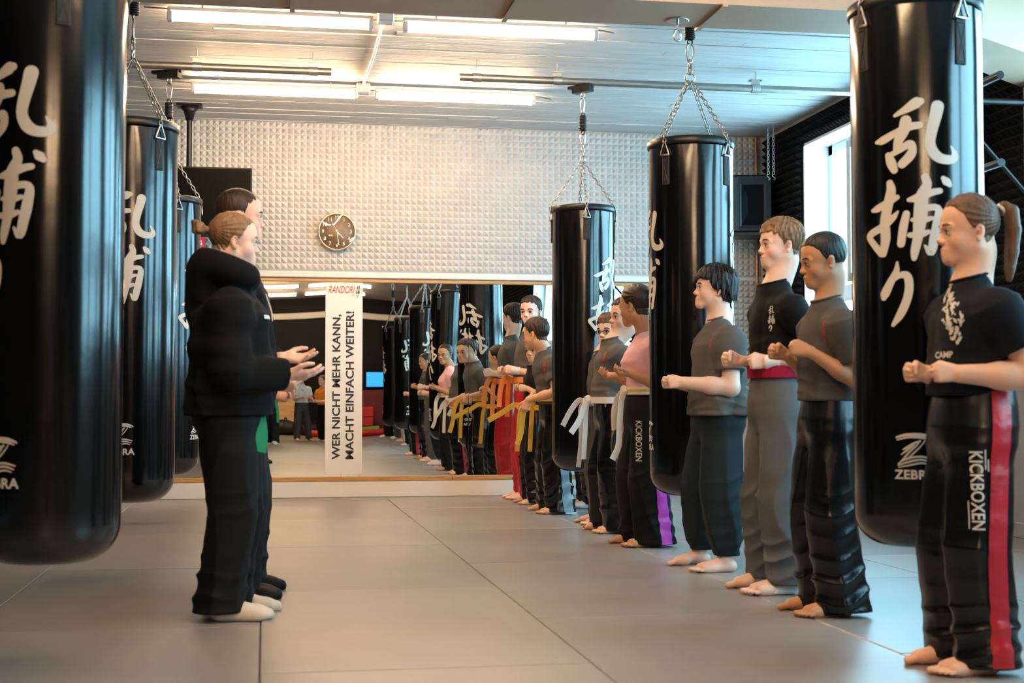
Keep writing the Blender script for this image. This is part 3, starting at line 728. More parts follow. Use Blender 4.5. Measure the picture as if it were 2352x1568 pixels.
# ------------------------------------------------------------------ people: distance-field sculpting -> one continuous surface
f32 = np.float32
def axis(segs):
    """non-uniform grid axis from (lo, hi, step) segments (finest step wins where they overlap)"""
    cuts = sorted({v for s in segs for v in s[:2]}); out = []
    for a, b in zip(cuts[:-1], cuts[1:]):
        st = [s[2] for s in segs if s[0] <= a + 1e-9 and s[1] >= b - 1e-9]
        if not st: continue
        n = max(1, int(math.ceil((b-a)/min(st)))); out += list(a + (b-a)*np.arange(n)/n)
    out.append(cuts[-1]); return np.array(out, f32)
class Vox:
    def __init__(s, xs, ys, zs):
        s.x, s.y, s.z = xs, ys, zs; s.a = np.full((len(xs), len(ys), len(zs)), 1.0, f32)
    def box(s, lo, hi):
        r = []
        for ax, l, h in zip((s.x, s.y, s.z), lo, hi):
            r.append(slice(max(0, int(np.searchsorted(ax, l))-1), min(len(ax), int(np.searchsorted(ax, h))+1)))
        return tuple(r)
    def grids(s, b):
        return s.x[b[0]][:, None, None], s.y[b[1]][None, :, None], s.z[b[2]][None, None, :]
    def mix(s, b, d, k, op):
        a = s.a[b]
        if op == 'u':
            if k <= 0: s.a[b] = np.minimum(a, d); return
            h = np.clip(.5 + .5*(d-a)/k, 0, 1); s.a[b] = d + (a-d)*h - k*h*(1-h)
        elif op == 's':
            d = -d
            if k <= 0: s.a[b] = np.maximum(a, d); return
            h = np.clip(.5 - .5*(d-a)/k, 0, 1); s.a[b] = d + (a-d)*h + k*h*(1-h)
    def cone(s, p, q, r0, r1, k=.01, op='u', flat=None):
        p, q = np.array(p, float), np.array(q, float); m = max(r0, r1) + k + .012
        b = s.box(np.minimum(p, q)-m, np.maximum(p, q)+m)
        if s.a[b].size == 0: return
        X, Y, Z = s.grids(b); d = q-p; L2 = max(1e-9, float(d@d))
        X, Y, Z = X-f32(p[0]), Y-f32(p[1]), Z-f32(p[2])
        if flat is not None:                        # flatten along a unit direction by factor c>1
            n, c = np.array(flat[0], float), flat[1]; n = n/np.linalg.norm(n)
            t = (X*f32(n[0]) + Y*f32(n[1]) + Z*f32(n[2]))*f32(c-1)
            X, Y, Z = X + t*f32(n[0]), Y + t*f32(n[1]), Z + t*f32(n[2])
            d = d + n*((c-1)*float(d@n)); L2 = max(1e-9, float(d@d))
        t = np.clip((X*f32(d[0]) + Y*f32(d[1]) + Z*f32(d[2]))/f32(L2), 0, 1)
        D = np.sqrt((X-t*f32(d[0]))**2 + (Y-t*f32(d[1]))**2 + (Z-t*f32(d[2]))**2) - (f32(r0) + t*f32(r1-r0))
        if flat is not None: D = D/f32(math.sqrt(flat[1]))
        s.mix(b, D, k, op)
    def ell(s, c, r, R=None, k=.01, op='u'):
        c = np.array(c, float); r = np.array(r, float); m = r.max() + k + .012
        b = s.box(c-m, c+m)
        if s.a[b].size == 0: return
        X, Y, Z = s.grids(b); X, Y, Z = X-f32(c[0]), Y-f32(c[1]), Z-f32(c[2])
        R = np.eye(3) if R is None else np.array(R)
        q = [(X*f32(R[0, i]) + Y*f32(R[1, i]) + Z*f32(R[2, i])) for i in range(3)]
        k0 = np.sqrt(sum((q[i]/f32(r[i]))**2 for i in range(3))); k1 = np.sqrt(sum((q[i]/f32(r[i]**2))**2 for i in range(3))) + f32(1e-6)
        s.mix(b, k0*(k0-1)/k1, k, op)
    def cut(s, n, p):
        """keep the half space behind plane (point p, outward normal n)"""
        n = np.array(n, float); n /= np.linalg.norm(n)
        s.a = np.maximum(s.a, (s.x[:, None, None]-f32(p[0]))*f32(n[0]) + (s.y[None, :, None]-f32(p[1]))*f32(n[1]) + (s.z[None, None, :]-f32(p[2]))*f32(n[2]))
    def mesh(s):
        """naive surface nets"""
        a = s.a; ins = a < 0; nx, ny, nz = a.shape
        acc = {}; quads = []; cid_all = []; pts_all = []
        strides = ((ny-1)*(nz-1), nz-1, 1); axs = (s.x, s.y, s.z)
        edges = []
        for ax in range(3):
            sl0 = [slice(None)]*3; sl1 = [slice(None)]*3; sl0[ax] = slice(0, -1); sl1[ax] = slice(1, None)
            cr = ins[tuple(sl0)] != ins[tuple(sl1)]
            o1, o2 = [(1, 2), (2, 0), (0, 1)][ax]
            # interior edges only
            msk = [slice(None)]*3; msk[o1] = slice(1, a.shape[o1]-1); msk[o2] = slice(1, a.shape[o2]-1)
            idx = np.argwhere(cr[tuple(msk)])
            if len(idx) == 0: continue
            idx[:, o1] += 1; idx[:, o2] += 1
            i1 = idx.copy(); i1[:, ax] += 1
            va = a[idx[:, 0], idx[:, 1], idx[:, 2]]; vb = a[i1[:, 0], i1[:, 1], i1[:, 2]]
            t = va/(va-vb)
            P = np.stack([axs[j][idx[:, j]] for j in range(3)], 1).astype(float); P[:, ax] += t*(axs[ax][i1[:, ax]]-axs[ax][idx[:, ax]])
            base = idx[:, 0]*strides[0] + idx[:, 1]*strides[1] + idx[:, 2]*strides[2]
            c = [base - strides[o1] - strides[o2], base - strides[o2], base, base - strides[o1]]
            for q in c: cid_all.append(q); pts_all.append(P)
            Q = np.stack(c, 1); inside_first = va < 0
            Q[~inside_first] = Q[~inside_first][:, ::-1]
            quads.append(Q)
        if not quads: return np.zeros((0, 3)), np.zeros((0, 4), int)
        cid = np.concatenate(cid_all); pts = np.concatenate(pts_all); quads = np.concatenate(quads)
        u, inv = np.unique(cid, return_inverse=True); cnt = np.bincount(inv)
        V = np.stack([np.bincount(inv, pts[:, j])/cnt for j in range(3)], 1)
        Q = np.searchsorted(u, quads); return V, Q
def relax(V, Q, it=1, f=.5):
    """umbrella smoothing of a quad mesh"""
    for _ in range(it):
        acc = np.zeros_like(V); n = np.zeros(len(V))
        for i in range(4):
            a, b = Q[:, i], Q[:, (i+1) % 4]
            for j in range(3): acc[:, j] += np.bincount(a, V[b, j], len(V)) + np.bincount(b, V[a, j], len(V))
            n += np.bincount(a, minlength=len(V)) + np.bincount(b, minlength=len(V))
        V = V + f*(acc/np.maximum(n, 1)[:, None]-V)
    return V
def np_mesh(name, V, Q, m, col=None):
    me = bpy.data.meshes.new(name); me.vertices.add(len(V)); me.vertices.foreach_set('co', np.asarray(V, f32).ravel())
    me.loops.add(len(Q)*4); me.loops.foreach_set('vertex_index', np.asarray(Q, np.int32).ravel())
    me.polygons.add(len(Q)); me.polygons.foreach_set('loop_start', np.arange(0, len(Q)*4, 4, dtype=np.int32))
    me.polygons.foreach_set('use_smooth', np.ones(len(Q), bool))
    me.update(calc_edges=True); me.validate()
    if m: me.materials.append(m)
    if col is not None:
        at = me.color_attributes.new('tint', 'FLOAT_COLOR', 'POINT'); at.data.foreach_set('color', np.concatenate([col, np.ones((len(V), 1))], 1).astype(f32).ravel())
    return me
def noise3(seed, n=6, freq=(4, 12), stretch=(1, 1, 1)):
    r = np.random.default_rng(seed); D = r.normal(size=(n, 3)); D /= np.linalg.norm(D, axis=1, keepdims=True)
    D = D*r.uniform(freq[0], freq[1], (n, 1))*2*PI*np.array(stretch); ph = r.uniform(0, 2*PI, n)
    def fn(x, y, z):
        out = 0
        for i in range(n): out = out + np.sin(x*f32(D[i, 0]) + y*f32(D[i, 1]) + z*f32(D[i, 2]) + f32(ph[i]))
        return out/f32(math.sqrt(n))
    return fn
def rot(yaw=0, pitch=0, roll=0):
    """yaw about z (left +), pitch nose-down +, roll about x"""
    return np.array((Matrix.Rotation(yaw, 3, 'Z') @ Matrix.Rotation(pitch, 3, 'Y') @ Matrix.Rotation(roll, 3, 'X')))

SKINS = {}
def skin_mat(name, col):
    return mat(name, col, .48, spec=.4, noise=(14, .06), bump=(160, .06), attr='tint', sss=.12)

def person(P):
    """P: dict of pose and clothes; local frame x forward, y left, z up; returns root"""
    H = P['H']; q = P.get('q', 1.0); w = P.get('w', 1.0)       # q = voxel scale, w = girth
    root = thing('person', P['label'], 'person', (P['x'], P['y'], 0), P.get('rz', PI), P.get('group', 'pupils standing in line'))
    hh = P.get('hh', .135*H + .02); lean = P.get('lean', (0, 0)); seed = P.get('seed', 1)
    skin = skin_mat(*P['skin'])
    # ---- skeleton
    pel = np.array((P.get('px', 0), 0, .50*H)); sh_z = P.get('shz', .757)*H; lx, ly = lean
    def spine(z):                                              # lean grows with height above the pelvis
        t = max(0, (z - .50*H)/(.36*H)); return np.array((P.get('px', 0) + lx*t - P.get('arch', .02)*math.sin(min(1, t)*PI)*0.5, ly*t, z))
    tw = P.get('twist', 0.0); shw = P.get('shw', .108*H)
    Rt = rot(tw)
    chest = spine(sh_z)
    S = {1: chest + Rt @ np.array((0, shw, 0)), -1: chest + Rt @ np.array((0, -shw, 0))}
    neck0 = spine(P.get('nkz', .823)*H); hc = P.get('head', (.02, 0)); ht = P.get('top', H)
    Rh = rot(P.get('hyaw', 0), P.get('hpitch', 0), P.get('hroll', 0))
    if 'hbx' in P: hc = (P['hbx']-neck0[0], P.get('hby', 0)-neck0[1])
    # head origin (unit head: chin z=0, top z=1; x forward)
    hb = np.array((neck0[0] + hc[0], neck0[1] + hc[1], ht - hh)) + np.array((0, 0, hh*.5)) - Rh @ np.array((0, 0, hh*.5))
    def HP(x, y, z): return hb + Rh @ (np.array((x, y, z))*hh)
    uarm, farm, hl = P.get('uarm', .163*H), P.get('farm', .150*H), P.get('hl', .098*H)
    arms = P['arms']                                           # {side: dict(w=wrist pos, el=elbow hint, f=hand dir, p=palm dir, curl=...)}
    feet = P['feet']                                           # {side: (x, y, yaw)}
    fl = P.get('fl', .172*H); ank = .042*H
    # ---- grids
    hand_pts = [np.array(a['w']) for a in arms.values()]
    hz = [p[2] for p in hand_pts]
    hv, bv, nv = .0026*q, .0052*q, .0022*q
    allp = list(S.values()) + hand_pts + [hb] + [np.array((f[0], f[1], 0)) for f in feet.values()]
    lo = np.min(allp, 0) - .15; hi = np.max(allp, 0) + .15
    lo[0] = min(lo[0], -.17*1.0); 
    hzr = (min(hz)-.085, max(hz)+.085)
    xs = axis([(lo[0], hi[0], .0031*q)]); ys = axis([(lo[1], hi[1], .0031*q)])
    zs = axis([(-.012, ht+.03, bv), (hb[2]-.03*hh, ht+.03, nv), (hzr[0], hzr[1], hv), (-.012, .075, .0028*q)])
    V = Vox(xs, ys, zs)
    # ---- head
    fat = P.get('fat', 1.0)
    def C(a, b, r0, r1, k=.02, op='u', **kw): V.cone(HP(*a), HP(*b), r0*hh, r1*hh, k*hh, op, **kw)
    def E(c, r, k=.03, op='u', Rl=None): V.ell(HP(*c), np.array(r)*hh, Rh if Rl is None else Rh @ Rl, k*hh, op)
    cr = .435*P.get('cd', .96); E((.37-cr, 0, .635), (cr, .335, .365)); E((.05, 0, .60), (.335, .30, .33), .08)
    E((.10, 0, .42), (.26, .262*fat, .36), .08)
    for sg in (1, -1):
        C((-.02, sg*.205*fat, .25), (.27, sg*.06, .090), .080*fat, .080, .09)
        E((.19, sg*.155*fat, .315), (.135, .115, .13), .09)                    # cheek
        C((.30, sg*.20, .525), (.355, sg*.05, .535), .042, .05, .05)           # brow
    E((.305, 0, .085), (.085, .10, .085), .07); E((.285, 0, .20), (.115, .145, .12), .08)
    C((.345, 0, .50), (.415, 0, .350), .036, .042, .05); E((.424, 0, .340), (.046, .042, .038), .03)     # nose
    for sg in (1, -1):
        E((.395, sg*.052, .325), (.045, .033, .034), .025)
        E((.435, sg*.024, .302), (.018, .014, .014), .012, 's')
    for sg in (1, -1):                                         # eye sockets, then lids round the ball
        E((.405, sg*.145, .452), (.075, .095, .062), .05, 's')
        E((.300, sg*.142, .452), (.069, .079, .068), .018)
        E((.374, sg*.144, .452), (.058, .068, .034 if not P.get('squint') else .019), .010, 's')
    E((.378, 0, .222), (.036, .100, .022), .016); E((.372, 0, .180), (.034, .085, .024), .018)
    E((.418, 0, .2015), (.030, .110, .0065), .008, 's')        # mouth line
    for sg in (1, -1):                                         # ears
        Re = np.array(Matrix.Rotation(sg*.30, 3, 'Z') @ Matrix.Rotation(-.18, 3, 'Y'))
        E((-.055, sg*.340, .425), (.078, .026, .125), .02, Rl=Re)
        E((-.035, sg*.368, .44), (.044, .034, .078), .012, 's', Rl=Re); E((-.02, sg*.352, .40), (.03, .03, .035), .01, 's', Rl=Re)
        E((-.035, sg*.343, .325), (.035, .022, .040), .02)
    # ---- neck, trunk core, arms, legs
    nr = P.get('nr', .044 + .016*(H-1.2))
    V.cone(HP(-.13, 0, .22), neck0 + (-.012, 0, -.02), nr, nr*1.06, .03)
    V.cone(HP(-.10, 0, .12), neck0 + (-.005, 0, -.01), nr*.9, nr, .03)
    for sg in (1, -1): V.cone(neck0 + (-.015, 0, -.02), S[sg]*.45 + (neck0 + (0, 0, -.07))*.55, nr*.66, nr*.4, .02)
    V.cone(neck0 + (0, 0, -.03), spine(.62*H), .05*w, .055*w, .03); V.cone(spine(.62*H), pel, .055*w, .06*w, .03)
    ar = P.get('ar', .031*(H/1.45)**.7)*w**.5; el = {}
    for sg in (1, -1):
        A = arms[sg]; W_ = np.array(A['w'], float); s0 = S[sg]; d = W_-s0; L = np.linalg.norm(d); l1, l2 = uarm, farm
        if L > (l1+l2)*.999: W_ = s0 + d/L*(l1+l2)*.999; d = W_-s0; L = np.linalg.norm(d)
        a_ = (l1*l1 - l2*l2 + L*L)/(2*L); h_ = math.sqrt(max(0, l1*l1-a_*a_)); dn = d/L
        hint = np.array(A.get('el', (-.6, sg*.6, -.6)), float); hint -= dn*(hint@dn); hint /= np.linalg.norm(hint)
        e = s0 + dn*a_ + hint*h_; el[sg] = e; A['_w'] = W_
        V.cone(s0, e, ar*1.16, ar*1.06, .012); V.cone(e, e*.55 + W_*.45, ar*1.05, ar*1.02, .015); V.cone(e*.6 + W_*.4, W_, ar*1.0, ar*.70, .02)
        V.cone(chest*.5 + s0*.5 + (0, 0, -.02), s0, ar*.8, ar*1.0, .012)
        hand_sdf(V, W_, A, sg, hl)
    knee = {}; hipj = {}
    for sg in (1, -1):
        fx, fy, fyaw = feet[sg]; hj = pel + np.array((0, sg*.052*H, -.01)); an = np.array((fx, fy, ank)); hipj[sg] = hj
        kn = hj*.47 + an*.53 + np.array((P.get('knee', .02), 0, 0)); knee[sg] = kn
        lr = P.get('leg_r', 1.0)
        V.cone(pel, hj, .05, .05, .02); V.cone(hj, kn, .046*lr, .036*lr, .02); V.cone(kn, an, .036*lr, .026, .02)
        if not P.get('shoes'): foot_sdf(V, fx, fy, fyaw, fl, ank, P.get('fw', 1.0), sock=P.get('sock', {}).get(sg))
        else: V.cone(an, an + np.array((.04, 0, -.015)), .026, .02, .02)
    Vt, Q = V.mesh(); Vt = relax(Vt, Q, 1, .35)
    # tint: lips, cheeks, nose, ears, knuckles, dark brows are separate
    loc = (Vt - hb) @ Rh / hh; tint = np.ones((len(Vt), 3))
    def blob(c, r, colr, amt=1.0):
        d = np.sqrt((((loc - np.array(c))/np.array(r))**2).sum(1)); k = np.clip(1.5 - 1.5*d, 0, 1)[:, None]*amt
        tint[:] = tint*(1-k) + np.array(colr)*tint*k
    for c, r in (((.40, 0, .224), (.06, .10, .026)), ((.395, 0, .178), (.06, .085, .028))): blob(c, r, (.86, .52, .50))
    for sg in (1, -1):
        blob((.28, sg*.18, .30), (.14, .12, .13), (1.0, .80, .76), .55); blob((-.05, sg*.36, .42), (.10, .06, .15), (1.0, .72, .66), .6)
        blob((.34, sg*.142, .452), (.10, .085, .06), (.80, .68, .66), .45)
    blob((.46, 0, .335), (.06, .06, .06), (1.0, .76, .70), .6)
    body = link('body', np_mesh('body', Vt, Q, skin, tint), skin, root)
    # ---- eyes
    eyec = P.get('eye', (.10, .05, .025)); gaze = P.get('gaze', (0, 0))
    gz = Rh @ np.array((math.cos(gaze[0])*math.cos(gaze[1]), math.sin(gaze[0])*math.cos(gaze[1]), math.sin(gaze[1])))
    for sg in (1, -1):
        c = HP(.302, sg*.142, .452); r = .066*hh; vs = []; fs = []; n1, n2 = (18, 20) if q < 1.3 else (10, 10)
        u = np.cross(gz, (0, 0, 1.0)); u /= np.linalg.norm(u); v = np.cross(u, gz); cols = []
        for i in range(n1+1):
            t = PI*(i/n1)**1.25
            for j in range(n2):
                p = 2*PI*j/n2; dd = gz*math.cos(t) + (u*math.cos(p) + v*math.sin(p))*math.sin(t); vs.append(tuple(c + dd*r))
                cols.append((.01, .01, .01) if t < .22 else (eyec if t < .50 else (.02, .015, .012) if t < .55 else (.78, .74, .71)))
        fs = [(i*n2+j, (i+1)*n2+j, (i+1)*n2+(j+1) % n2, i*n2+(j+1) % n2) for i in range(n1) for j in range(n2)]
        me = np_mesh('eye', np.array(vs), np.array(fs), M_EYE, np.array(cols)); link('eye', me, M_EYE, root)
    hm = hair_mat(*P['hair'][:2])
    # ---- brows and lashes
    if q < 2.2:
        for sg in (1, -1):
            mb = MB(); pts = [HP(.388, sg*.055, .552), HP(.390, sg*.11, .568), HP(.362, sg*.180, .568), HP(.312, sg*.238, .540)]
            mb.tube([Vector(p) for p in pts], [r*hh for r in (.013, .020, .018, .008)], 6); mb.build('eyebrow', hm, root)
            mb = MB(); pts = [HP(.352, sg*.082, .463), HP(.372, sg*.112, .484), HP(.376, sg*.145, .489), HP(.363, sg*.180, .480), HP(.330, sg*.212, .457)]
            mb.tube([Vector(p) for p in pts], [r*hh for r in (.004, .008, .009, .009, .004)], 6); mb.build('eyelashes', M_LASH, root)
    hair_sdf(P, root, HP, Rh, hb, hh, hm, q, seed)
    ctx = dict(P=P, root=root, H=H, q=q, w=w, spine=spine, S=S, el=el, arms=arms, feet=feet, pel=pel, hipj=hipj, knee=knee, ank=ank, neck0=neck0, nr=nr, ar=ar, Rt=Rt, chest=chest, HP=HP, Rh=Rh, hh=hh, hb=hb, body=body, fl=fl, seed=seed, uarm=uarm, hl=hl)
    return ctx

M_EYE = mat('eye_surface', (1, 1, 1), .12, attr='tint'); M_LASH = mat('lash_dark', (.015, .01, .008), .7)
def hair_mat(name, col):
    return mat('hair_' + name, col, .45, spec=.35, noise=(60, .35, (1, 1, .25)), bump=(90, .5, (1, 1, .2)), sheen=.0)

CURL = {'fist': ((74, 98, 62), (80, 100, 62), (82, 100, 62), (82, 98, 60)), 'open': ((12, 18, 10), (10, 16, 10), (14, 20, 10), (20, 24, 12)),
        'relax': ((34, 42, 22), (38, 46, 24), (42, 48, 24), (46, 50, 26)), 'loose': ((58, 78, 40), (62, 80, 42), (66, 82, 42), (66, 80, 40))}
def hand_sdf(V, W_, A, sg, L):
    f = np.array(A['f'], float); f /= np.linalg.norm(f); p = np.array(A['p'], float); p -= f*(p@f); p /= np.linalg.norm(p)
    n = -p; wv = np.cross(p, f)*sg*1.0                           # toward the thumb
    # for the left hand (sg=+1) with fingers f and palm p: thumb lies along f x n ... keep orientation by side
    wv = np.cross(f, p)*(-sg)
    curl = CURL[A.get('curl', 'fist')]
    offs = (.150, .052, -.046, -.138); lens = (.42, .46, .43, .34); rr = (.056, .058, .055, .049)
    kn = []
    for i in range(4):
        k = W_ + f*(L*(.50 - .03*abs(i-1.2))) + wv*(L*offs[i]) + n*(L*(.03 - .012*abs(i-1.2))); kn.append(k)
        V.cone(W_ + wv*(L*offs[i]*.45), k, L*.088, L*.075, L*.06)
    V.ell(W_ + f*L*.28 + p*L*.03, (L*.22, L*.18, L*.10), np.stack([f, wv, n], 1), L*.05)
    V.ell(W_ + f*L*.20 + wv*L*.11 + p*L*.06, (L*.16, L*.085, L*.085), np.stack([f, wv, n], 1), L*.04)
    for i in range(4):
        a = 0.0; pos = kn[i]; r = L*rr[i]
        for j, fr in enumerate((.46, .30, .24)):
            a += math.radians(curl[i][j]); d = f*math.cos(a) + p*math.sin(a) + wv*(.05*(1.2-i) if A.get('curl') in ('open', 'relax') else 0)
            nx = pos + d*(L*lens[i]*fr); V.cone(pos, nx, r, r*.90, L*.018 if j else L*.035); pos = nx; r *= .92
    b0 = W_ + f*L*.16 + wv*L*.13 + p*L*.03
    if A.get('curl', 'fist') in ('fist', 'loose'):
        b1 = b0 + f*L*.22 + wv*L*.09 + p*L*.10; b2 = b1 + f*L*.10 - wv*L*.06 + p*L*.15; b3 = b2 - wv*L*.15 + p*L*.03 + f*L*.0
    else:
        b1 = b0 + f*L*.17 + wv*L*.17 + p*L*.05; b2 = b1 + f*L*.17 + wv*L*.05 + p*L*.02; b3 = b2 + f*L*.13 - wv*L*.0
    V.cone(b0, b1, L*.085, L*.066, L*.04); V.cone(b1, b2, L*.064, L*.060, L*.015); V.cone(b2, b3, L*.058, L*.048, L*.012)

def foot_sdf(V, fx, fy, yaw, L, ank, fw=1.0, sock=None, grow=0.0):
    c, s = math.cos(yaw), math.sin(yaw); R = np.array(((c, -s, 0), (s, c, 0), (0, 0, 1.0))); o = np.array((fx, fy, 0))
    g = grow
    def T(x, y, z): return o + R @ np.array((x*L, y*L*fw, z*L))
    V.cone(T(0, 0, ank/L + .12), T(-.01, 0, .20), L*.135+g, L*.125+g, L*.06)
    V.ell(T(-.085, 0, .115), (L*.135+g, L*.120+g, L*.112+g), R, L*.05)
    side = 1 if fy > 0 else -1                                # arch faces inward
    V.cone(T(.02, 0, .20), T(.38, side*-.03, .10), L*.115+g, L*.085+g, L*.08)
    V.cone(T(-.06, side*.05, .09), T(.40, side*.10, .075), L*.085+g, L*.070+g, L*.08)
    V.cone(T(.30, side*-.08, .10), T(.47, side*-.09, .085), L*.095+g, L*.082+g, L*.06)
    V.cone(T(.30, side*.07, .08), T(.44, side*.10, .07), L*.085+g, L*.065+g, L*.06)
    for x in (-.05, .02): V.ell(T(x-.03, side*.0, .33), (L*.07+g, L*.135+g, L*.06+g), R, L*.06)
    if sock:
        V.cone(T(.44, side*-.04, .08), T(.58, side*-.03, .065), L*.10+g, L*.07+g, L*.06); V.ell(T(.46, side*.05, .07), (L*.14+g, L*.12+g, L*.065+g), R, L*.05)
    else:
        for i, (y, x0, x1, r) in enumerate(((-.112, .48, .650, .047), (-.028, .48, .640, .030), (.038, .46, .608, .029), (.098, .44, .570, .028), (.152, .41, .525, .028))):
            V.cone(T(x0, side*y*.9, .075), T(x1, side*y, .048), L*r*.9, L*r, L*.006)
    # flat sole
    b = V.box(o-.25, o+.25); X, Y, Z = V.grids(b); V.a[b] = np.maximum(V.a[b], f32(.0005)-Z)

def hair_sdf(P, root, HP, Rh, hb, hh, hm, q, seed):
    style = P['hair'][2]; hs = .0031*q
    lo = hb - .75*hh; hi = hb + np.array((.75, .75, 1.35))*hh
    V = Vox(axis([(lo[0], hi[0], hs)]), axis([(lo[1], hi[1], hs)]), axis([(lo[2], hi[2], hs)]))
    b = V.box(lo, hi); X, Y, Z = V.grids(b); X, Y, Z = X-f32(hb[0]), Y-f32(hb[1]), Z-f32(hb[2])
    l = [(X*f32(Rh[0, i]) + Y*f32(Rh[1, i]) + Z*f32(Rh[2, i]))/f32(hh) for i in range(3)]
    ang = np.degrees(np.arctan2(np.abs(l[1]), l[0]+f32(.06)))
    S_ = dict(short=dict(t=(.03, .028, .022), line=(.80, .79, .70, .47, .53, .54, .28, .20), top=.055),
              fade=dict(t=(.020, .016, .014), line=(.80, .80, .70, .46, .53, .54, .30, .22), top=.035),
              buzz=dict(t=(.013, .011, .007), line=(.79, .78, .70, .46, .53, .54, .30, .22), top=.016),
              mop=dict(t=(.060, .075, .070), line=(.66, .68, .62, .40, .43, .40, .22, .16), top=.075),
              fringe=dict(t=(.040, .038, .025), line=(.72, .72, .66, .46, .53, .54, .28, .20), top=.060),
              tied=dict(t=(.018, .026, .030), line=(.83, .82, .70, .48, .52, .46, .22, .16), top=.028),
              bun=dict(t=(.018, .026, .030), line=(.84, .82, .72, .48, .52, .46, .24, .18), top=.028))[style]
    line = np.interp(ang.ravel(), (0, 30, 55, 74, 88, 100, 116, 180), S_['line']).reshape(ang.shape).astype(f32)
    th = np.interp(ang.ravel(), (0, 60, 180), S_['t']).reshape(ang.shape).astype(f32)
    up = np.clip((l[2]-f32(.62))/f32(.3), 0, 1); th = th*(1-up) + f32(S_['top'])*up
    def el(c, r):
        a_ = [(l[i]-f32(c[i]))/f32(r[i]) for i in range(3)]; k0 = np.sqrt(sum(v*v for v in a_)); k1 = np.sqrt(sum((a_[i]/f32(r[i]))**2 for i in range(3)))+f32(1e-6); return k0*(k0-1)/k1
    cr = .435*P.get('cd', .96); d1, d2 = el((.37-cr, 0, .635), (cr, .335, .365)), el((.05, 0, .60), (.335, .30, .33)); d3 = el((-.10 + 2*(.435-cr)*.6, 0, .30), (.26, .24, .30))
    base = np.minimum(np.minimum(d1, d2), d3)
    phi = np.arctan2(l[1], l[0]+f32(.12)); r_ = np.random.default_rng(seed)
    nz = noise3(seed+3, 6, (1.2, 2.6)); warp = nz(l[0], l[1], l[2])
    if style in ('tied', 'bun'):
        tx, tz = (-.50, .62); strand = np.sin(f32(34)*np.arctan2(l[2]-f32(tz), np.sqrt((l[0]-f32(tx))**2)+f32(.02)) + warp*f32(1.2))*f32(.006)
    else:
        amp = dict(short=.012, fade=.003, buzz=.002, mop=.022, fringe=.016)[style]
        strand = (np.sin(phi*f32(22) + warp*f32(2.6) + l[2]*f32(3)) + f32(.6)*np.sin(phi*f32(41) - warp*f32(3) + l[2]*f32(6)))*f32(amp)
    d = base - th + strand
    jag = (np.sin(phi*f32(26)+warp*2) + np.sin(phi*f32(15)+f32(seed)))*f32(.018 if style in ('mop', 'fringe', 'short') else .006)
    d = np.maximum(d, (line + jag - l[2])*f32(.8))
    V.a[b] = d*f32(hh)
    parts = []
    if style in ('mop', 'fringe'):                              # separate locks over the forehead
        for i in range(15 if style == 'mop' else 11):
            t = (i-(7 if style == 'mop' else 5))/(7.5 if style == 'mop' else 5.5); y = t*.27; j = r_.uniform(-.03, .03); zt = (.62 if style == 'mop' else .70) + .05*abs(t) + r_.uniform(-.03, .04)
            x1 = .36 - .20*t*t
            V.cone(HP(.10, y*.7, .99), HP(x1*.93, y+j*.5, .86), .05*hh, .048*hh, .02*hh); V.cone(HP(x1*.93, y+j*.5, .86), HP(x1+.025, y+j, zt), .046*hh, .012*hh, .015*hh)
    if style == 'mop':
        for i in range(26):
            t = r_.uniform(-1, 1); a_ = math.radians(85 + 95*abs(t)); sg = 1 if t > 0 else -1
            z0 = r_.uniform(.62, .86); z1 = r_.uniform(.20, .44); c, s = math.cos(a_), math.sin(a_)
            V.cone(HP(-.06+.44*c, sg*.35*s, z0), HP(-.06+.47*c, sg*.385*s, z1), .055*hh, .014*hh, .025*hh)
    if style == 'short':
        for i in range(26):
            a_ = r_.uniform(-PI, PI); rad = r_.uniform(.05, .30); x, y = -.05+rad*math.cos(a_), rad*.75*math.sin(a_)
            zz = .64 + .37*math.sqrt(max(0, 1-((x+.065)/.45)**2-(y/.345)**2))
            V.cone(HP(x-.06, y, zz-.01), HP(x+.05, y+r_.uniform(-.03, .03), zz+r_.uniform(.015, .06)), .045*hh, .012*hh, .02*hh)
    Vt, Q = V.mesh(); Vt = relax(Vt, Q, 1, .3)
    hair = link('hair', np_mesh('hair', Vt, Q, hm), hm, root)
    if style == 'tied':                                         # pony tail
        pts = P.get('tail', [(-.48, 0, .74), (-.58, .02, .82), (-.67, .03, .74), (-.69, .03, .48), (-.66, .02, .18), (-.62, .02, -.08), (-.60, .02, -.26)])
        pts = [(p[0] + 2*(.435-cr), p[1], p[2]) for p in pts]
        rad = (.07, .11, .15, .16, .14, .10, .03)
        A = np.array([HP(*p) for p in pts]); lo, hi = A.min(0)-.2*hh, A.max(0)+.2*hh
        T = Vox(axis([(lo[0], hi[0], hs)]), axis([(lo[1], hi[1], hs)]), axis([(lo[2], hi[2], hs)]))
        for k in range(9):
            oy = r_.uniform(-.05, .05); ox = r_.uniform(-.05, .05); ln = r_.uniform(.8, 1.0)
            for i in range(len(pts)-1):
                g = .3 + .7*min(1, i/2)
                a_ = np.array(pts[i]) + np.array((ox*g, oy*g, 0)); g2 = .3 + .7*min(1, (i+1)/2); b_ = np.array(pts[i+1]) + np.array((ox*g2, oy*g2, 0))
                T.cone(HP(*a_), HP(*b_), rad[i]*.55*hh, rad[i+1]*.55*hh*ln, .012*hh)
        Vt, Q = T.mesh(); link('ponytail', np_mesh('ponytail', Vt, Q, hm), hm, root)
        mb = MB(); c0 = HP(-.56 + 2*(.435-cr), .01, .765); dr = Rh @ np.array((-.8, 0, .5)); dr /= np.linalg.norm(dr); u = np.cross(dr, (0, 1, 0)); v = np.cross(dr, u)
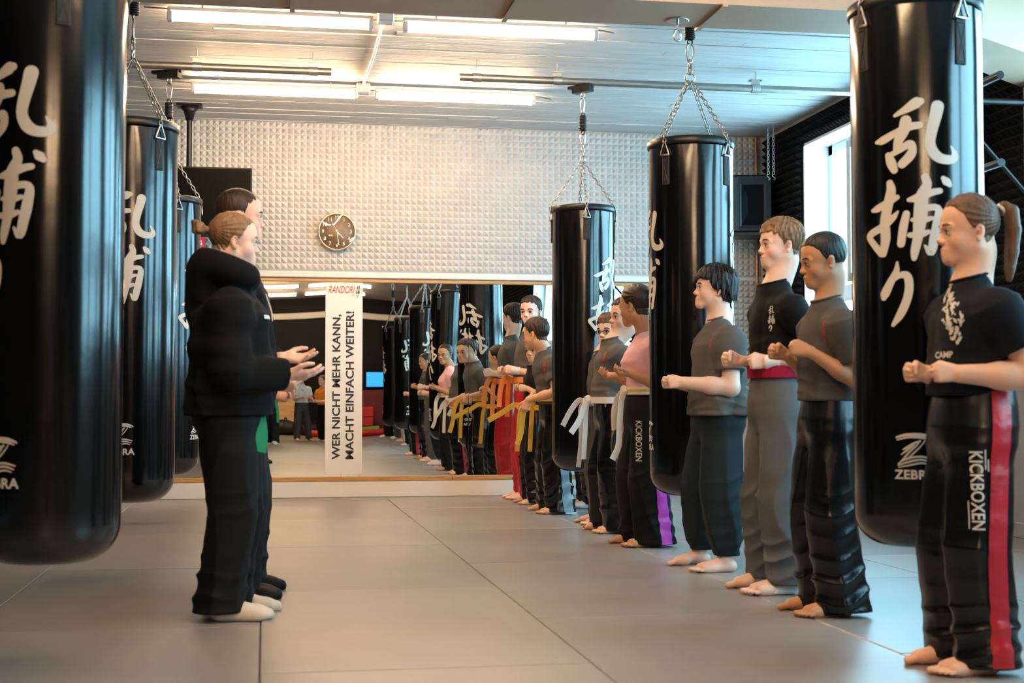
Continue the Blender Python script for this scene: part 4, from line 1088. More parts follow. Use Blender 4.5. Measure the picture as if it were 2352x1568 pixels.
        mb.tube([Vector(c0 + (u*math.cos(t) + v*math.sin(t))*.075*hh) for t in np.linspace(0, 2*PI, 15)[:-1]], .03*hh, 8, closed=True); mb.build('hair_tie', P.get('tie_mat', M_STRAP), hair)
    if style == 'bun':
        c0 = P.get('bun', (-.62, 0, .70)); A = HP(*c0); lo, hi = A-.3*hh, A+.3*hh
        T = Vox(axis([(lo[0], hi[0], hs)]), axis([(lo[1], hi[1], hs)]), axis([(lo[2], hi[2], hs)]))
        T.ell(A, np.array((.12, .13, .12))*hh, Rh, .02)
        for k in range(7):
            a_ = k*2*PI/7; T.cone(HP(c0[0]+.07*math.cos(a_), c0[1]+.08*math.sin(a_), c0[2]-.06), HP(c0[0]-.05+.06*math.cos(a_+1), c0[1]+.09*math.sin(a_+1.4), c0[2]+.09), .06*hh, .045*hh, .008*hh)
        T.cone(HP(-.47, 0, c0[2]-.03), A, .07*hh, .06*hh, .02*hh)
        Vt, Q = T.mesh(); link('hair_bun', np_mesh('hair_bun', Vt, Q, hm), hm, root)
# ------------------------------------------------------------------ clothes
def interp(z, zs, vs): return np.interp(z, zs, vs).astype(f32)
def bvh_of(V, Q): return BVHTree.FromPolygons([tuple(v) for v in V], [tuple(int(i) for i in t) for t in Q])
def cone_cut(V, p, q, r0, r1, k, c0, c1, fold=None):
    """round cone between p and q, cut square at fractions c0..c1"""
    p, q = np.array(p, float), np.array(q, float); m = max(r0, r1)+k+.02; d = q-p; L = np.linalg.norm(d); d = d/L
    b = V.box(np.minimum(p, q)-m, np.maximum(p, q)+m)
    if V.a[b].size == 0: return
    X, Y, Z = V.grids(b); t = (X-f32(p[0]))*f32(d[0]) + (Y-f32(p[1]))*f32(d[1]) + (Z-f32(p[2]))*f32(d[2])
    u = np.clip(t/f32(L), -.2, 1.3)
    D = np.sqrt(np.maximum(0, (X-f32(p[0]))**2 + (Y-f32(p[1]))**2 + (Z-f32(p[2]))**2 - t*t)) - (f32(r0)+u*f32(r1-r0))
    if fold is not None: D = D + fold(X, Y, Z)
    D = np.maximum(D, np.maximum(t-f32(L*c1), f32(L*c0)-t)); V.mix(b, D, k, 'u')
def upper(ctx, name, m, hem=.455, sleeve=.62, loose=0.0, belly=0.0, fold=.0035, long=False, hood=False, bust=0.0, voxel=.0058, sr=.020, shoulder=1.0, chestd=0.0, hips=1.0, tuck=0.0, bellyz=.60):
    """t-shirt or hooded sweater"""
    H, w, q, P = ctx['H'], ctx['w'], ctx['q'], ctx['P']; sp = ctx['spine']; st = voxel*q; S, el = ctx['S'], ctx['el']
    shw = abs(S[1][1]-S[-1][1])/2/H if not P.get('twist') else P.get('shw', .108*H)/H
    zf = np.array((.40, .455, .50, .55, .60, .65, .70, .738, .766, .790, .815, .842))
    aw = np.array((.098, .099, .098, .094, .089, .091, .096, .100, shw*.97, .078, .050, .034))*H
    bd = np.array((.076, .077, .076, .072, .069, .069, .069, .065, .056, .047, .040, .033))*H
    lw = np.array((1, 1, 1, 1, 1, 1, 1, 1, .5, .15, 0, 0)); aw = aw*(1+(w-1)*lw) + loose*lw; bd = bd*(1+(w-1)*lw) + loose*lw
    aw[:4] *= hips; bd[:4] *= hips
    neck = ctx['nr'] + .006; aw[-2] = max(aw[-2], neck*1.12); bd[-2] = max(bd[-2], neck*1.08); aw[-1] = neck*.98; bd[-1] = neck*.98
    bl = np.exp(-((zf-bellyz)/.07)**2)*belly*H; bu = np.exp(-((zf-.705)/.035)**2)*(bust+chestd)*H
    aw = aw*shoulder if shoulder != 1 else aw
    pts = [S[1], S[-1], el[1], el[-1], sp(.84*H), sp(hem*H)] + [ctx['arms'][s]['_w'] for s in (1, -1)]
    lo, hi = np.min(pts, 0)-.20, np.max(pts, 0)+.20; lo[2] = hem*H-.02; hi[2] = .85*H + (.10 if hood else .0)
    if long: lo[2] = min(lo[2], min(ctx['arms'][s]['_w'][2] for s in (1, -1))-.07)
    V = Vox(axis([(lo[0], hi[0], st)]), axis([(lo[1], hi[1], st)]), axis([(lo[2], hi[2], st)]))
    b = V.box(lo, hi); X, Y, Z = V.grids(b); z = V.z
    cen = np.array([sp(v) for v in z]); a_ = interp(z, zf*H, aw)[None, None, :]; b_ = interp(z, zf*H, bd + bl*.5 + bu*.5)[None, None, :]
    cx = (cen[:, 0] + np.interp(z, zf*H, bl*.5 + bu*.5)).astype(f32)[None, None, :]; cy = cen[:, 1].astype(f32)[None, None, :]
    tw = P.get('twist', 0)*np.clip((z-.5*H)/(.3*H), 0, 1); ct, sn = np.cos(tw).astype(f32)[None, None, :], np.sin(tw).astype(f32)[None, None, :]
    dx, dy = X-cx, Y-cy; u, v = dx*ct+dy*sn, -dx*sn+dy*ct
    n1 = noise3(ctx['seed']+11, 7, (2, 6), (1, 1, .35)); n2 = noise3(ctx['seed']+12, 5, (3, 8), (.5, .5, 1.3))
    zz = Z/f32(H)
    amp = f32(fold)*(1 + 1.0*np.clip((f32(.62)-zz)/f32(.12), 0, 1))
    fo = (np.abs(n1(X, Y, Z))-f32(.7))*amp*f32(-1.5) + (np.abs(n2(X, Y, Z))-f32(.7))*f32(-fold*1.1)
    e = f32(2.4); D = ((np.abs(u/b_)**e + np.abs(v/a_)**e)**(1/e) - 1)*np.minimum(a_, b_)*f32(.85) + fo
    wn = noise3(ctx['seed']+33, 5, (1.0, 2.4))(X, Y, Z); th = np.arctan2(v, u)
    dr = (1-np.abs(np.sin(th*f32(3) + wn*f32(1.1) + zz*f32(5))))**f32(1.5); hzb = np.exp(-((zz-f32(hem+.05))/f32(.06))**2)
    cp = (1-np.abs(np.sin(zz*f32(PI/.034) + f32(1.2)*np.sin(th*2+f32(ctx['seed'])) + wn*f32(1.3))))**f32(1.5)
    D = D + (f32(.4)-dr)*f32(fold*1.1)*np.clip((f32(.76)-zz)/f32(.1), 0, 1) + (f32(.35)-cp)*f32(fold*.9)*hzb
    D = np.maximum(D, Z-f32(.832*H) - np.clip((cx-X)*f32(.28), -.03, .02)); D = np.maximum(D, f32(hem*H)-Z)
    V.a[b] = D
    ar = ctx['ar']; F = lambda X, Y, Z: (np.abs(n1(X, Y, Z))-f32(.7))*f32(-fold*1.2) + (np.abs(n2(X, Y, Z))-f32(.7))*f32(-fold*1.2)
    for sg in (1, -1):
        s0 = S[sg]; e0 = el[sg]; W_ = ctx['arms'][sg]['_w']
        top = s0*.72 + ctx['chest']*.28
        V.cone(top + (0, 0, -.004), s0 + (e0-s0)*.12, ar*1.2+.008, ar*1.32+.013+loose*.5, .045)
        V.ell(s0, [ar*1.20+.010+loose*.4]*3, None, .03)
        if not long: cone_cut(V, s0, e0, ar*1.32+.014+loose*.5, ar*1.12+sr+loose*.6, .030, .0, sleeve, F)
        else:
            lo_ = loose*.6
            cone_cut(V, s0, e0, ar*1.35+.014+lo_, ar*1.2+.016+lo_, .03, .0, 1.02, F); V.ell(e0, [ar*1.2+.018+lo_]*3, None, .02)
            cone_cut(V, e0, W_, ar*1.2+.016+lo_, ar*.9+.014+lo_*.6, .02, -.05, P.get('cuff', .97), F)
    if hood:
        n0 = ctx['neck0']; hh = ctx['hh']
        for t in np.linspace(-2.35, 2.35, 15):
            r = .098 + .012*math.cos(t); p = n0 + np.array((-math.cos(t)*r*.98 - .005, math.sin(t)*r*1.0, .030 + .030*math.cos(t)))
            V.ell(p, (.042, .042, .040 + .018*(math.cos(t)+1)/2), None, .03)
        V.cone(n0 + (-.12, 0, .03), n0 + (-.135, 0, -.10), .055, .045, .035); V.cone(n0 + (-.10, .05, .03), n0 + (-.11, .04, -.06), .05, .04, .03); V.cone(n0 + (-.10, -.05, .03), n0 + (-.11, -.04, -.06), .05, .04, .03)
        # keep the space of the neck and head free
        V.cone(n0 + (.0, 0, -.02), ctx['HP'](-.06, 0, .5), ctx['nr']*1.10, ctx['hh']*.40, .01, 's')
    Vt, Q = V.mesh(); Vt = relax(Vt, Q, 1, .4)
    o = link(name, np_mesh(name, Vt, Q, m), m, ctx['root'])
    ctx[name] = o; ctx['bvh_' + name] = bvh_of(Vt, Q); ctx['top_bvh'] = ctx['bvh_' + name]
    if not long and not P.get('nocollar'):
        pts_ = []; n0 = ctx['neck0']; cz = .832*H-.006
        for t in np.linspace(0, 2*PI, 25)[:-1]:
            d = Vector((math.cos(t), math.sin(t), 0)); c = sp(cz); tilt = -.0154*math.cos(t)
            hit = ctx['top_bvh'].ray_cast(Vector(c) + d*.3 + Vector((0, 0, tilt)), -d, .4)[0]
            pts_.append(hit + d*.0005 if hit else Vector(c) + d*ctx['nr']*1.1)
        MB().tube(pts_, .0055, 6, closed=True).build('collar', m, o)
    return o
def trousers(ctx, m, waist=.595, hem=.030, flare=1.0, fold=.0045, knee=1.0, jog=False, voxel=.0062, seat=1.0, hem_back=.012, shorts=None, thigh=1.0, hemr=None, name='trousers'):
    H, w, q, P = ctx['H'], ctx['w'], ctx['q'], ctx['P']; st = voxel*q; sp = ctx['spine']; feet = ctx['feet']
    pts = [np.array((f[0], f[1], 0)) for f in feet.values()] + [sp(waist*H), ctx['pel']]
    lo, hi = np.min(pts, 0)-.20, np.max(pts, 0)+.20; lo[2] = -.01; hi[2] = waist*H+.02
    zlo = hem if shorts is None else shorts*H
    V = Vox(axis([(lo[0], hi[0], st)]), axis([(lo[1], hi[1], st)]), axis([(lo[2], hi[2], st)])); b = V.box(lo, hi); X, Y, Z = V.grids(b); z = V.z
    n1 = noise3(ctx['seed']+21, 7, (1.5, 5), (1, 1, .25)); n2 = noise3(ctx['seed']+22, 6, (2.5, 6.5), (.5, .5, 1.1))
    zz = Z/f32(H)
    low = np.clip((f32(.34)-zz)/f32(.25), 0, 1)
    rg = np.random.default_rng(ctx['seed']+5); wn = noise3(ctx['seed']+23, 5, (1.0, 2.6))(X, Y, Z)
    def ridge(t, e=1.4): return (1-np.abs(np.sin(t)))**f32(e)
    fo = (np.abs(n1(X, Y, Z))-f32(.7))*f32(-.7*fold)
    # seat
    zf = np.array((.43, .47, .51, .555, .60, .64))*H
    a_ = interp(z, zf, np.array((.07, .092, .098, .093, .086, .085))*H*w*seat)[None, None, :]; b_ = interp(z, zf, np.array((.05, .073, .079, .075, .067, .066))*H*w*seat)[None, None, :]
    cen = np.array([sp(v) for v in z]); cx = (cen[:, 0] - .006).astype(f32)[None, None, :]; cy = cen[:, 1].astype(f32)[None, None, :]
    e = f32(2.2); D = ((np.abs((X-cx)/b_)**e + np.abs((Y-cy)/a_)**e)**(1/e)-1)*np.minimum(a_, b_)*f32(.85) + fo*f32(.6)
    D = np.maximum(D, f32(.43*H)-Z); V.a[b] = D
    for sg in (1, -1):
        hj, kn = ctx['hipj'][sg], ctx['knee'][sg]; fx, fy, yaw = feet[sg]; an = np.array((fx-hem_back, fy, 0.0))
        zk = [0, kn[2], hj[2]]; px = np.interp(z, zk, [an[0], kn[0], hj[0]]).astype(f32)[None, None, :]; py = np.interp(z, zk, [an[1], kn[1], hj[1]*.95]).astype(f32)[None, None, :]
        hr = hemr if hemr else .052*flare
        if jog: rz_, rv = np.array((hem/H, hem/H+.018, hem/H+.035, .12, .27, .40, .48, .575)), np.array((.036, .040, .048, .054, .058*knee, .061*thigh, .050*thigh, .02))
        else: rz_, rv = np.array((0, .03, .12, .27, .40, .48, .575)), np.array((hr*1.06, hr, .050*flare, .055*knee, .060*thigh, .050*thigh, .02))
        r = interp(z, rz_*H, rv*H*w**.6)[None, None, :]
        th = np.arctan2(Y-py, X-px); p1, p2, p3 = rg.uniform(0, 6.3, 3)
        pleat = ridge(th*f32(2.5) + wn*f32(.9) + zz*f32(3.2)*(1 if sg > 0 else -1) + f32(p1))
        hz_ = np.exp(-((zz-f32(.085))/f32(.075))**2) + f32(.55)*np.exp(-((zz-f32(.265))/f32(.055))**2)
        comp = ridge(zz*f32(PI/.056) + f32(1.1)*np.sin(th + f32(p2)) + f32(.7)*np.sin(th*2 + f32(p3)) + wn*f32(1.1))
        edge = np.clip((Z-f32(zlo))/f32(.03), .35, 1)
        ff = (f32(.5)-pleat)*f32(fold*1.1)*np.clip((f32(.50)-zz)/f32(.12), .15, 1) + (f32(.35)-comp)*f32(fold*1.6)*hz_*(f32(.75)+f32(.5)*np.sin(th+wn*2))
        D = np.sqrt(((X-px)*f32(.92))**2 + (Y-py)**2) - r + fo + ff*edge; D = np.maximum(D, Z-f32(.575*H)); D = np.maximum(D, f32(zlo)-Z)
        V.mix(b, D, .045, 'u')
    V.a = np.maximum(V.a, V.z[None, None, :]-f32(waist*H)); V.a = np.maximum(V.a, f32(zlo)-V.z[None, None, :])
    Vt, Q = V.mesh(); Vt = relax(Vt, Q, 1, .4)
    o = link(name, np_mesh(name, Vt, Q, m), m, ctx['root']); ctx[name] = o; ctx['trouser_bvh'] = bvh_of(Vt, Q)
    return o
def stripe(ctx, m, side, ang=90, width=.06, z0=.03, z1=.57, name='side_stripe', taper=0.0):
    """band down the outer leg; ang measured from straight ahead towards the outside"""
    H = ctx['H']; B = ctx['trouser_bvh']; fx, fy, _ = ctx['feet'][side]; kn, hj = ctx['knee'][side], ctx['hipj'][side]
    rows = []; n = max(14, int(46/ctx['q']))
    for i in range(n+1):
        z = z0 + (z1*H-z0)*i/n; zk = [0, kn[2], hj[2], .6*H]; c = Vector((np.interp(z, zk, [fx, kn[0], hj[0], ctx['spine'](.6*H)[0]]), np.interp(z, zk, [fy, kn[1], hj[1], hj[1]*.4]), z))
        row = []
        for j in range(6):
            wv = width*(1 - taper*i/n); off = (j/5-.5)*wv
            a = math.radians(ang)*side; d = Vector((math.cos(a), math.sin(a), 0)); t = Vector((-d.y, d.x, 0))
            hit = B.ray_cast(c + d*.35 + t*off, -d, .5); row.append(hit[0] + d*.0045 if hit[0] else None)
        if all(r is not None for r in row): rows.append(row)
    if len(rows) < 2: return None
    mb = MB(); vs = [p for r in rows for p in r]; fs = []
    for i in range(len(rows)-1):
        for j in range(5): fs.append((i*6+j, i*6+j+1, i*6+j+7, i*6+j+6))
    mb.add(vs, fs, True); return mb.build(name, m, ctx['trousers'])
def subdiv2d(vs, fs, mx):
    vs = [tuple(v[:2]) for v in vs]; out = []; st = []
    for f in fs: st += [(f[0], f[i], f[i+1]) for i in range(1, len(f)-1)]
    mid = {}
    while st:
        t = st.pop(); L = [(vs[t[i]][0]-vs[t[(i+1) % 3]][0])**2 + (vs[t[i]][1]-vs[t[(i+1) % 3]][1])**2 for i in range(3)]; i = L.index(max(L))
        if L[i] <= mx*mx: out.append(t); continue
        a, b, c = t[i], t[(i+1) % 3], t[(i+2) % 3]; k = (min(a, b), max(a, b))
        if k not in mid: mid[k] = len(vs); vs.append(((vs[a][0]+vs[b][0])/2, (vs[a][1]+vs[b][1])/2))
        m = mid[k]; st += [(a, m, c), (m, b, c)]
    return vs, out
def decal(B, parent, name, m, c, n, right, up, shapes, off=.0025):
    n = Vector(n).normalized(); r = Vector(right).normalized(); u = Vector(up).normalized(); c = Vector(c); mb = MB(); ok = False
    for i, (vs, fs) in enumerate(shapes):
        out = []; bad = False; vs, fs = subdiv2d(vs, fs, .012)
        for v in vs:
            o = c + r*v[0] + u*v[1] + n*.25; h = B.ray_cast(o, -n, .45)
            if h[0] is None: bad = True; break
            out.append(h[0] + n*(off + .00005*i))
        if bad: continue
        mb.add(out, fs, True); ok = True
    if ok: return mb.build(name, m, parent)
def scaled_text(txt, h, w, bold=.02, rot=0):
    vs, fs = text_mesh(txt, 1.0, bold); v2 = fit([(v[0], v[1]) for v in vs], -w/2, w/2, -h/2, h/2)
    if rot: c, s = math.cos(rot), math.sin(rot); v2 = [(x*c-y*s, x*s+y*c) for x, y in v2]
    return v2, fs
def ribbon(pts, wdir, width, thick=.004):
    """flat belt end along pts; wdir = width direction"""
    pts = [Vector(p) for p in pts]; mb = MB(); m = []
    # smooth the path
    P_ = np.array([[*p] for p in pts]); t = np.linspace(0, len(pts)-1, (len(pts)-1)*4+1)
    Q_ = np.vstack([2*P_[0]-P_[1], P_, 2*P_[-1]-P_[-2]]); pp = []
    for u in t:
        i = min(int(u), len(pts)-2); f = u-i; a, b, c, d = Q_[i:i+4]; pp.append(Vector(.5*(2*b+(c-a)*f+(2*a-5*b+4*c-d)*f*f+(3*b-a-3*c+d)*f**3)))
    vs = []; fs = []; n = len(pp)
    for i, p in enumerate(pp):
        tg = (pp[min(i+1, n-1)]-pp[max(i-1, 0)]).normalized(); wd = Vector(wdir); wd = (wd - tg*wd.dot(tg)).normalized(); nm = tg.cross(wd)
        for a, b in ((-1, -1), (1, -1), (1, 1), (-1, 1)): vs.append(p + wd*(a*width/2) + nm*(b*thick/2))
    for i in range(n-1):
        for k in range(4): fs.append((i*4+k, i*4+(k+1) % 4, i*4+4+(k+1) % 4, i*4+4+k))
    fs += [(3, 2, 1, 0), (n*4-4, n*4-3, n*4-2, n*4-1)]
    return mb.add(vs, fs)
def belt(ctx, m, z=.58, width=.038, tails=(), stripe_m=None, knot=True, tilt=.0, knot_ang=0.0, label=None, B=None, out=.006):
    """belt round the waist; tails = list of point lists in local coords relative to the knot"""
    H = ctx['H']; sp = ctx['spine']; c = sp(z*H); B = B or ctx['top_bvh']; B2 = ctx.get('trouser_bvh'); ring = []
    N = 40
    for k in range(N):
        t = 2*PI*k/N; d = Vector((math.cos(t), math.sin(t), 0)); best = 0
        for zz in (-width/2, 0, width/2):
            for bb in (B, B2):
                if bb is None: continue
                o = Vector(c) + Vector((0, 0, zz + tilt*math.cos(t))) + d*.4; h = bb.ray_cast(o, -d, .5)
                if h[0] is not None: best = max(best, .4-h[3])
        ring.append(best if best > .03 else .1)
    ring = np.array(ring); ring = .25*np.roll(ring, 1)+.5*ring+.25*np.roll(ring, -1) + out
    vs = []; fs = []
    for k in range(N):
        t = 2*PI*k/N; d = np.array((math.cos(t), math.sin(t), 0)); o = c + np.array((0, 0, tilt*math.cos(t)))
        for r, zz in ((ring[k], width/2), (ring[k], -width/2), (ring[k]-.012, -width/2), (ring[k]-.012, width/2)): vs.append(tuple(o + d*r + np.array((0, 0, zz))))
    for k in range(N):
        for j in range(4): fs.append((k*4+j, k*4+(j+1) % 4, ((k+1) % N)*4+(j+1) % 4, ((k+1) % N)*4+j))
    bo = MB().add(vs, fs, False).build('belt', m, ctx['root'])
    if label: bo['label'] = label
    ki = int(round(knot_ang/(2*PI)*N)) % N; kd = np.array((math.cos(knot_ang), math.sin(knot_ang), 0)); kp = c + kd*(ring[ki]+.008) + np.array((0, 0, tilt*math.cos(knot_ang)))
    if stripe_m:
        vs = []; fs = []
        for k in range(N):
            t = 2*PI*k/N; d = np.array((math.cos(t), math.sin(t), 0)); o = c + np.array((0, 0, tilt*math.cos(t)))
            for zz in (width*.17, -width*.17): vs.append(tuple(o + d*(ring[k]+.0012) + np.array((0, 0, zz))))
        for k in range(N): fs.append((k*2, k*2+1, ((k+1) % N)*2+1, ((k+1) % N)*2))
        MB().add(vs, fs).build('belt_stripe', stripe_m, bo)
    if knot:
        R = Matrix.Translation(Vector(kp)) @ Matrix.Rotation(knot_ang, 4, 'Z') @ Matrix.Rotation(.35, 4, 'X')
        MB().bbox((-.014, -.028, -.024), (.018, .028, .024), .011, R).bbox((-.010, -.018, -.030), (.022, .018, .030), .010, R).build('knot', m, bo)
    for pts, wd, wid in tails:
        ribbon([np.array(p)+kp for p in pts], wd, wid).build('belt_end', m, bo)
    ctx['belt'] = bo; return bo
def sock(ctx, m, sides=(1, -1), grow=.004, name='sock', shoe=False, top=None):
    for sg in sides:
        fx, fy, yaw = ctx['feet'][sg]; L = ctx['fl']; st = .0045*ctx['q']
        V = Vox(axis([(fx-.3, fx+.35, st)]), axis([(fy-.2, fy+.2, st)]), axis([(-.01, .2, st)]))
        foot_sdf(V, fx, fy, yaw, L, ctx['ank'], ctx['P'].get('fw', 1.0), sock=True, grow=grow)
        V.a = np.maximum(V.a, V.z[None, None, :]-f32(top if top else .16))
        Vt, Q = V.mesh(); o = link(name, np_mesh(name, relax(Vt, Q, 1, .4), Q, m), m, ctx['root'])
def wrap_band(ctx, name, m, a, b, r, label=None):
    """bandage sleeve between two points"""
    a, b = Vector(a), Vector(b); n = 8; mb = MB()
    mb.tube([a.lerp(b, i/n) for i in range(n+1)], [r[0]+(r[1]-r[0])*i/n + (.0012 if i % 2 else 0) for i in range(n+1)], 14); o = mb.build(name, m, ctx['root'])
    if label: o['label'] = label
    return o
# ------------------------------------------------------------------ the people
def cloth(name, col, rough=.8, sheen=.0, bump=(420, .12), **k): return mat('cloth_' + name, col, rough, spec=.2, noise=(9, .07), bump=bump, sheen=sheen, **k)
C_NAVY = cloth('navy_tee', (.003, .005, .009)); C_GREY = cloth('charcoal_tee', (.072, .068, .065)); C_GREY2 = cloth('grey_tee', (.095, .089, .084)); C_BLACK = cloth('black_tee', (.004, .004, .0045))
C_PINK = cloth('pink_tee', (.86, .50, .55)); C_SATIN = mat('cloth_black_satin', (.003, .0034, .004), .26, spec=.42, bump=(11, .25, (1, 1, .4)))
C_TROUSER = cloth('black_trousers', (.004, .004, .0045), .7); C_TEAL = cloth('dark_teal_joggers', (.010, .018, .022), .75); C_GREYP = cloth('grey_trousers', (.105, .105, .11), .75)
C_DGREYP = cloth('dark_grey_trousers', (.06, .056, .052), .7)
C_RED = mat('cloth_red_satin', (.42, .008, .016), .34, spec=.55, noise=(7, .2), bump=(16, .5)); C_MAGENTA = mat('cloth_magenta_satin', (.50, .035, .36), .38, spec=.5, noise=(7, .15), bump=(16, .4))
C_CRIM = cloth('crimson_band', (.32, .008, .04)); C_BLUEG = mat('cloth_slate_satin', (.16, .20, .24), .35, spec=.5)
C_YEL = cloth('yellow_belt', (.78, .47, .07)); C_WHITEB = cloth('white_belt', (.76, .73, .69)); C_ORANGE = cloth('orange_belt', (.80, .26, .06)); C_GREENB = cloth('green_belt', (.02, .24, .11)); C_REDB = cloth('red_belt', (.45, .03, .02))
C_HOOD = cloth('black_hoodie', (.003, .0032, .004), .9); C_SOCK = cloth('cream_sock', (.66, .58, .48)); C_WHITET = cloth('white_tee', (.78, .79, .78)); C_YTEE = cloth('yellow_tee', (.75, .55, .04)); C_OTEE = cloth('orange_tee', (.75, .28, .03))
C_REDS = cloth('red_shorts', (.55, .02, .02)); C_WRAP = cloth('white_bandage', (.80, .76, .70)); M_GLASSES = mat('spectacle_frame', (.01, .01, .012), .25)
INK_W = mat('white_shirt_print', (.70, .68, .64), .7); INK_R = mat('red_shirt_print', (.55, .04, .03), .7)
SK_A = ('skin_light', (.80, .47, .33)); SK_B = ('skin_fair', (.84, .54, .42)); SK_C = ('skin_brown', (.52, .27, .15)); SK_D = ('skin_olive', (.70, .40, .25))
H_BROWN = ('brown', (.105, .052, .024)); H_DARK = ('dark_brown', (.030, .016, .010)); H_BLACK = ('black', (.008, .007, .008)); H_FAIR = ('light_brown', (.20, .11, .055))

def kid(label, x, y, H, ear=None, wl=None, wr=None, cl='fist', cr='fist', fL=(0, .10, .05), fR=(0, -.10, -.05), rz=PI, **k):
    P = dict(label=label, x=x, y=y, H=H, rz=rz, feet={1: fL, -1: fR}, **k)
    def loc(px, py, ly):                                        # picture position at a given sideways offset -> local
        p = at_y(px, py, y-ly); return (x-p.x, ly, p.z)
    hh = P.setdefault('hh', .142*H)
    if ear: P['hbx'] = loc(ear[0], ear[1], .34*hh*math.cos(P.get('hyaw', 0)))[0] + .055*hh + .34*hh*math.sin(P.get('hyaw', 0))
    A = {}
    for sg, wv, cu, d in ((1, wl, cl, k.get('dl')), (-1, wr, cr, k.get('dr'))):
        p = loc(*wv) if len(wv) == 3 else wv[:3]
        dd = dict(f=(1, -sg*.15, .05), p=(.0, -sg, -.1)); dd.update(d or {})
        A[sg] = dict(w=p, curl=cu, **dd)
    P['arms'] = A
    return person(P)
def chest_mark(ctx, m, h, c=(.0, .055, .735), n=(.86, .5, 0), garment='tee', name='chest_print'):
    H = ctx['H']; s = ctx['spine'](c[2]*H); n = Vector(n).normalized(); r = Vector((0, 0, 1)).cross(n)
    decal(ctx['bvh_'+garment], ctx[garment], name, m, (s[0]+c[0], c[1]*H, c[2]*H), n, r, (0, 0, 1), kanji2d(h/1450))

# 1 girl with pony tail
def girl_near():
    c = kid('girl in navy T-shirt with long brown ponytail, fists at her waist, nearest in line', 2.085, 4.0, 1.418, ear=(2250, 545), top=1.425, hh=.212,
            wl=(2205, 858, .13), wr=(2128, 858, -.02), fL=(0, .085, .06), fR=(.0, -.105, -.02), skin=SK_A, hair=(*H_BROWN, 'tied'), hyaw=-.22, hpitch=.03, seed=3, w=1.12, fat=1.06, ar=.036, tie_mat=C_WHITEB, cd=.89, px=-.012, q=.95,
            dl=dict(el=(-1, .35, -.5)), dr=dict(el=(-1, -.5, -.5)), gaze=(.0, -.05))
    upper(c, 'tee', C_NAVY, hem=.575, sleeve=.60, loose=.004, belly=.012, sr=.018)
    trousers(c, C_SATIN, waist=.60, flare=1.18, knee=1.15, hem=.022, hem_back=.018, fold=.006)
    stripe(c, C_RED, 1, 100, .064, .03, .585); stripe(c, C_RED, -1, 100, .064, .03, .585)
    H = c['H']; z = .54; p = at_y(2221, 1125, 3.93); sx = 2.085-p.x
    B = c['trouser_bvh']; T = c['trousers']; N = (.22, 1, 0); R = (-1, .22, 0)
    decal(B, T, 'leg_lettering', INK_W, (sx, .10, z), N, R, (0, 0, 1), [scaled_text('KICKBOXEN', .036, .226, .012, -PI/2)])
    def bar(x0, x1, y0, y1): return [(x0, y0), (x1, y0), (x1, y1), (x0, y1)], [(0, 1, 2, 3)]
    decal(B, T, 'leg_bar', INK_W, (sx, .10, z), N, R, (0, 0, 1), [bar(.024, .027, .06, .118)])
    decal(B, T, 'leg_bar', INK_W, (sx, .10, z), N, R, (0, 0, 1), [bar(.032, .035, .055, .09)]); decal(B, T, 'leg_bar', INK_W, (sx, .10, z), N, R, (0, 0, 1), [bar(-.026, -.0235, -.11, -.03)])
    # worn white print on the chest: ragged brush marks and a caption
    rr = random.Random(5); shapes = []
    for i in range(80):
        t = rr.random(); y0 = .085*(1-2*t); x0 = -.028 + .032*t + rr.uniform(-.030, .030)*(1.15-abs(2*t-1)); l = rr.uniform(.004, .020); a = rr.uniform(.6, 2.3)
        shapes.append(stroke2d([(x0, y0, .003), (x0+l*.5*math.cos(a), y0+l*.5*math.sin(a), rr.uniform(.003, .011)), (x0+l*math.cos(a), y0+l*math.sin(a), .003)], 3))
    TB = c['bvh_tee']; q = at_y(2172, 728, 3.98)
    decal(TB, c['tee'], 'chest_print', INK_W, (2.085-q.x, .08, q.z), (.50, .87, 0), (-.87, .5, 0), (-.0, 0, 1), shapes)
    q = at_y(2150, 815, 3.98)
    decal(TB, c['tee'], 'chest_caption', INK_W, (2.085-q.x, .06, q.z), (.6, .8, 0), (-.8, .6, 0), (0, 0, 1), [scaled_text('CAMP', .020, .062, .03)])
girl_near()

# 2 boy in charcoal tee, shiny trousers
def boy2():
    c = kid('boy in charcoal T-shirt and shiny black trousers, next to the large lettered bag', 2.11, 5.14, 1.44, ear=(1908, 603), hh=.205,
            wl=(1862, 808, .12), wr=(1806, 815, -.04), fL=(0, .10, .03), fR=(0, -.10, -.08), skin=SK_C, hair=(*H_BLACK, 'fade'), hyaw=-.12, hpitch=.16, seed=5, w=.94, dl=dict(el=(-1, .35, -.6), f=(1, -.25, .25)), dr=dict(el=(-1, -.5, -.5), f=(1, .2, .2)), eye=(.03, .015, .01), squint=True, gaze=(0, -.25), q=1.05)
    upper(c, 'tee', C_GREY, hem=.555, sleeve=.66, loose=.012, fold=.005, hips=1.06)
    trousers(c, C_SATIN, waist=.60, flare=1.30, knee=1.2, fold=.0075, hem=.020, hem_back=.02)
    chest_mark(c, INK_R, .085, c=(.0, .060, .735))
    for sg in (1, -1):
        fx, fy, yw = c['feet'][sg]; L = c['fl']
        V = Vox(axis([(fx-.1, fx+.2, .005)]), axis([(fy-.1, fy+.1, .005)]), axis([(0, .12, .005)]))
        foot_sdf(V, fx, fy, yw, L, c['ank'], grow=.004); V.cut((1, 0, -.25), (fx+.085, fy, .03)); V.cut((-1, 0, .1), (fx-.005, fy, .03)); V.a = np.maximum(V.a, f32(.008)-V.z[None, None, :])
        Vt, Q = V.mesh(); link('foot_guard', np_mesh('foot_guard', Vt, Q, C_TROUSER), C_TROUSER, c['root'])
    MB().bbox((.078, .03, .835), (.088, .06, .850), .003).build('drawcord_tip', M_STEEL, c['trousers'])
boy2()
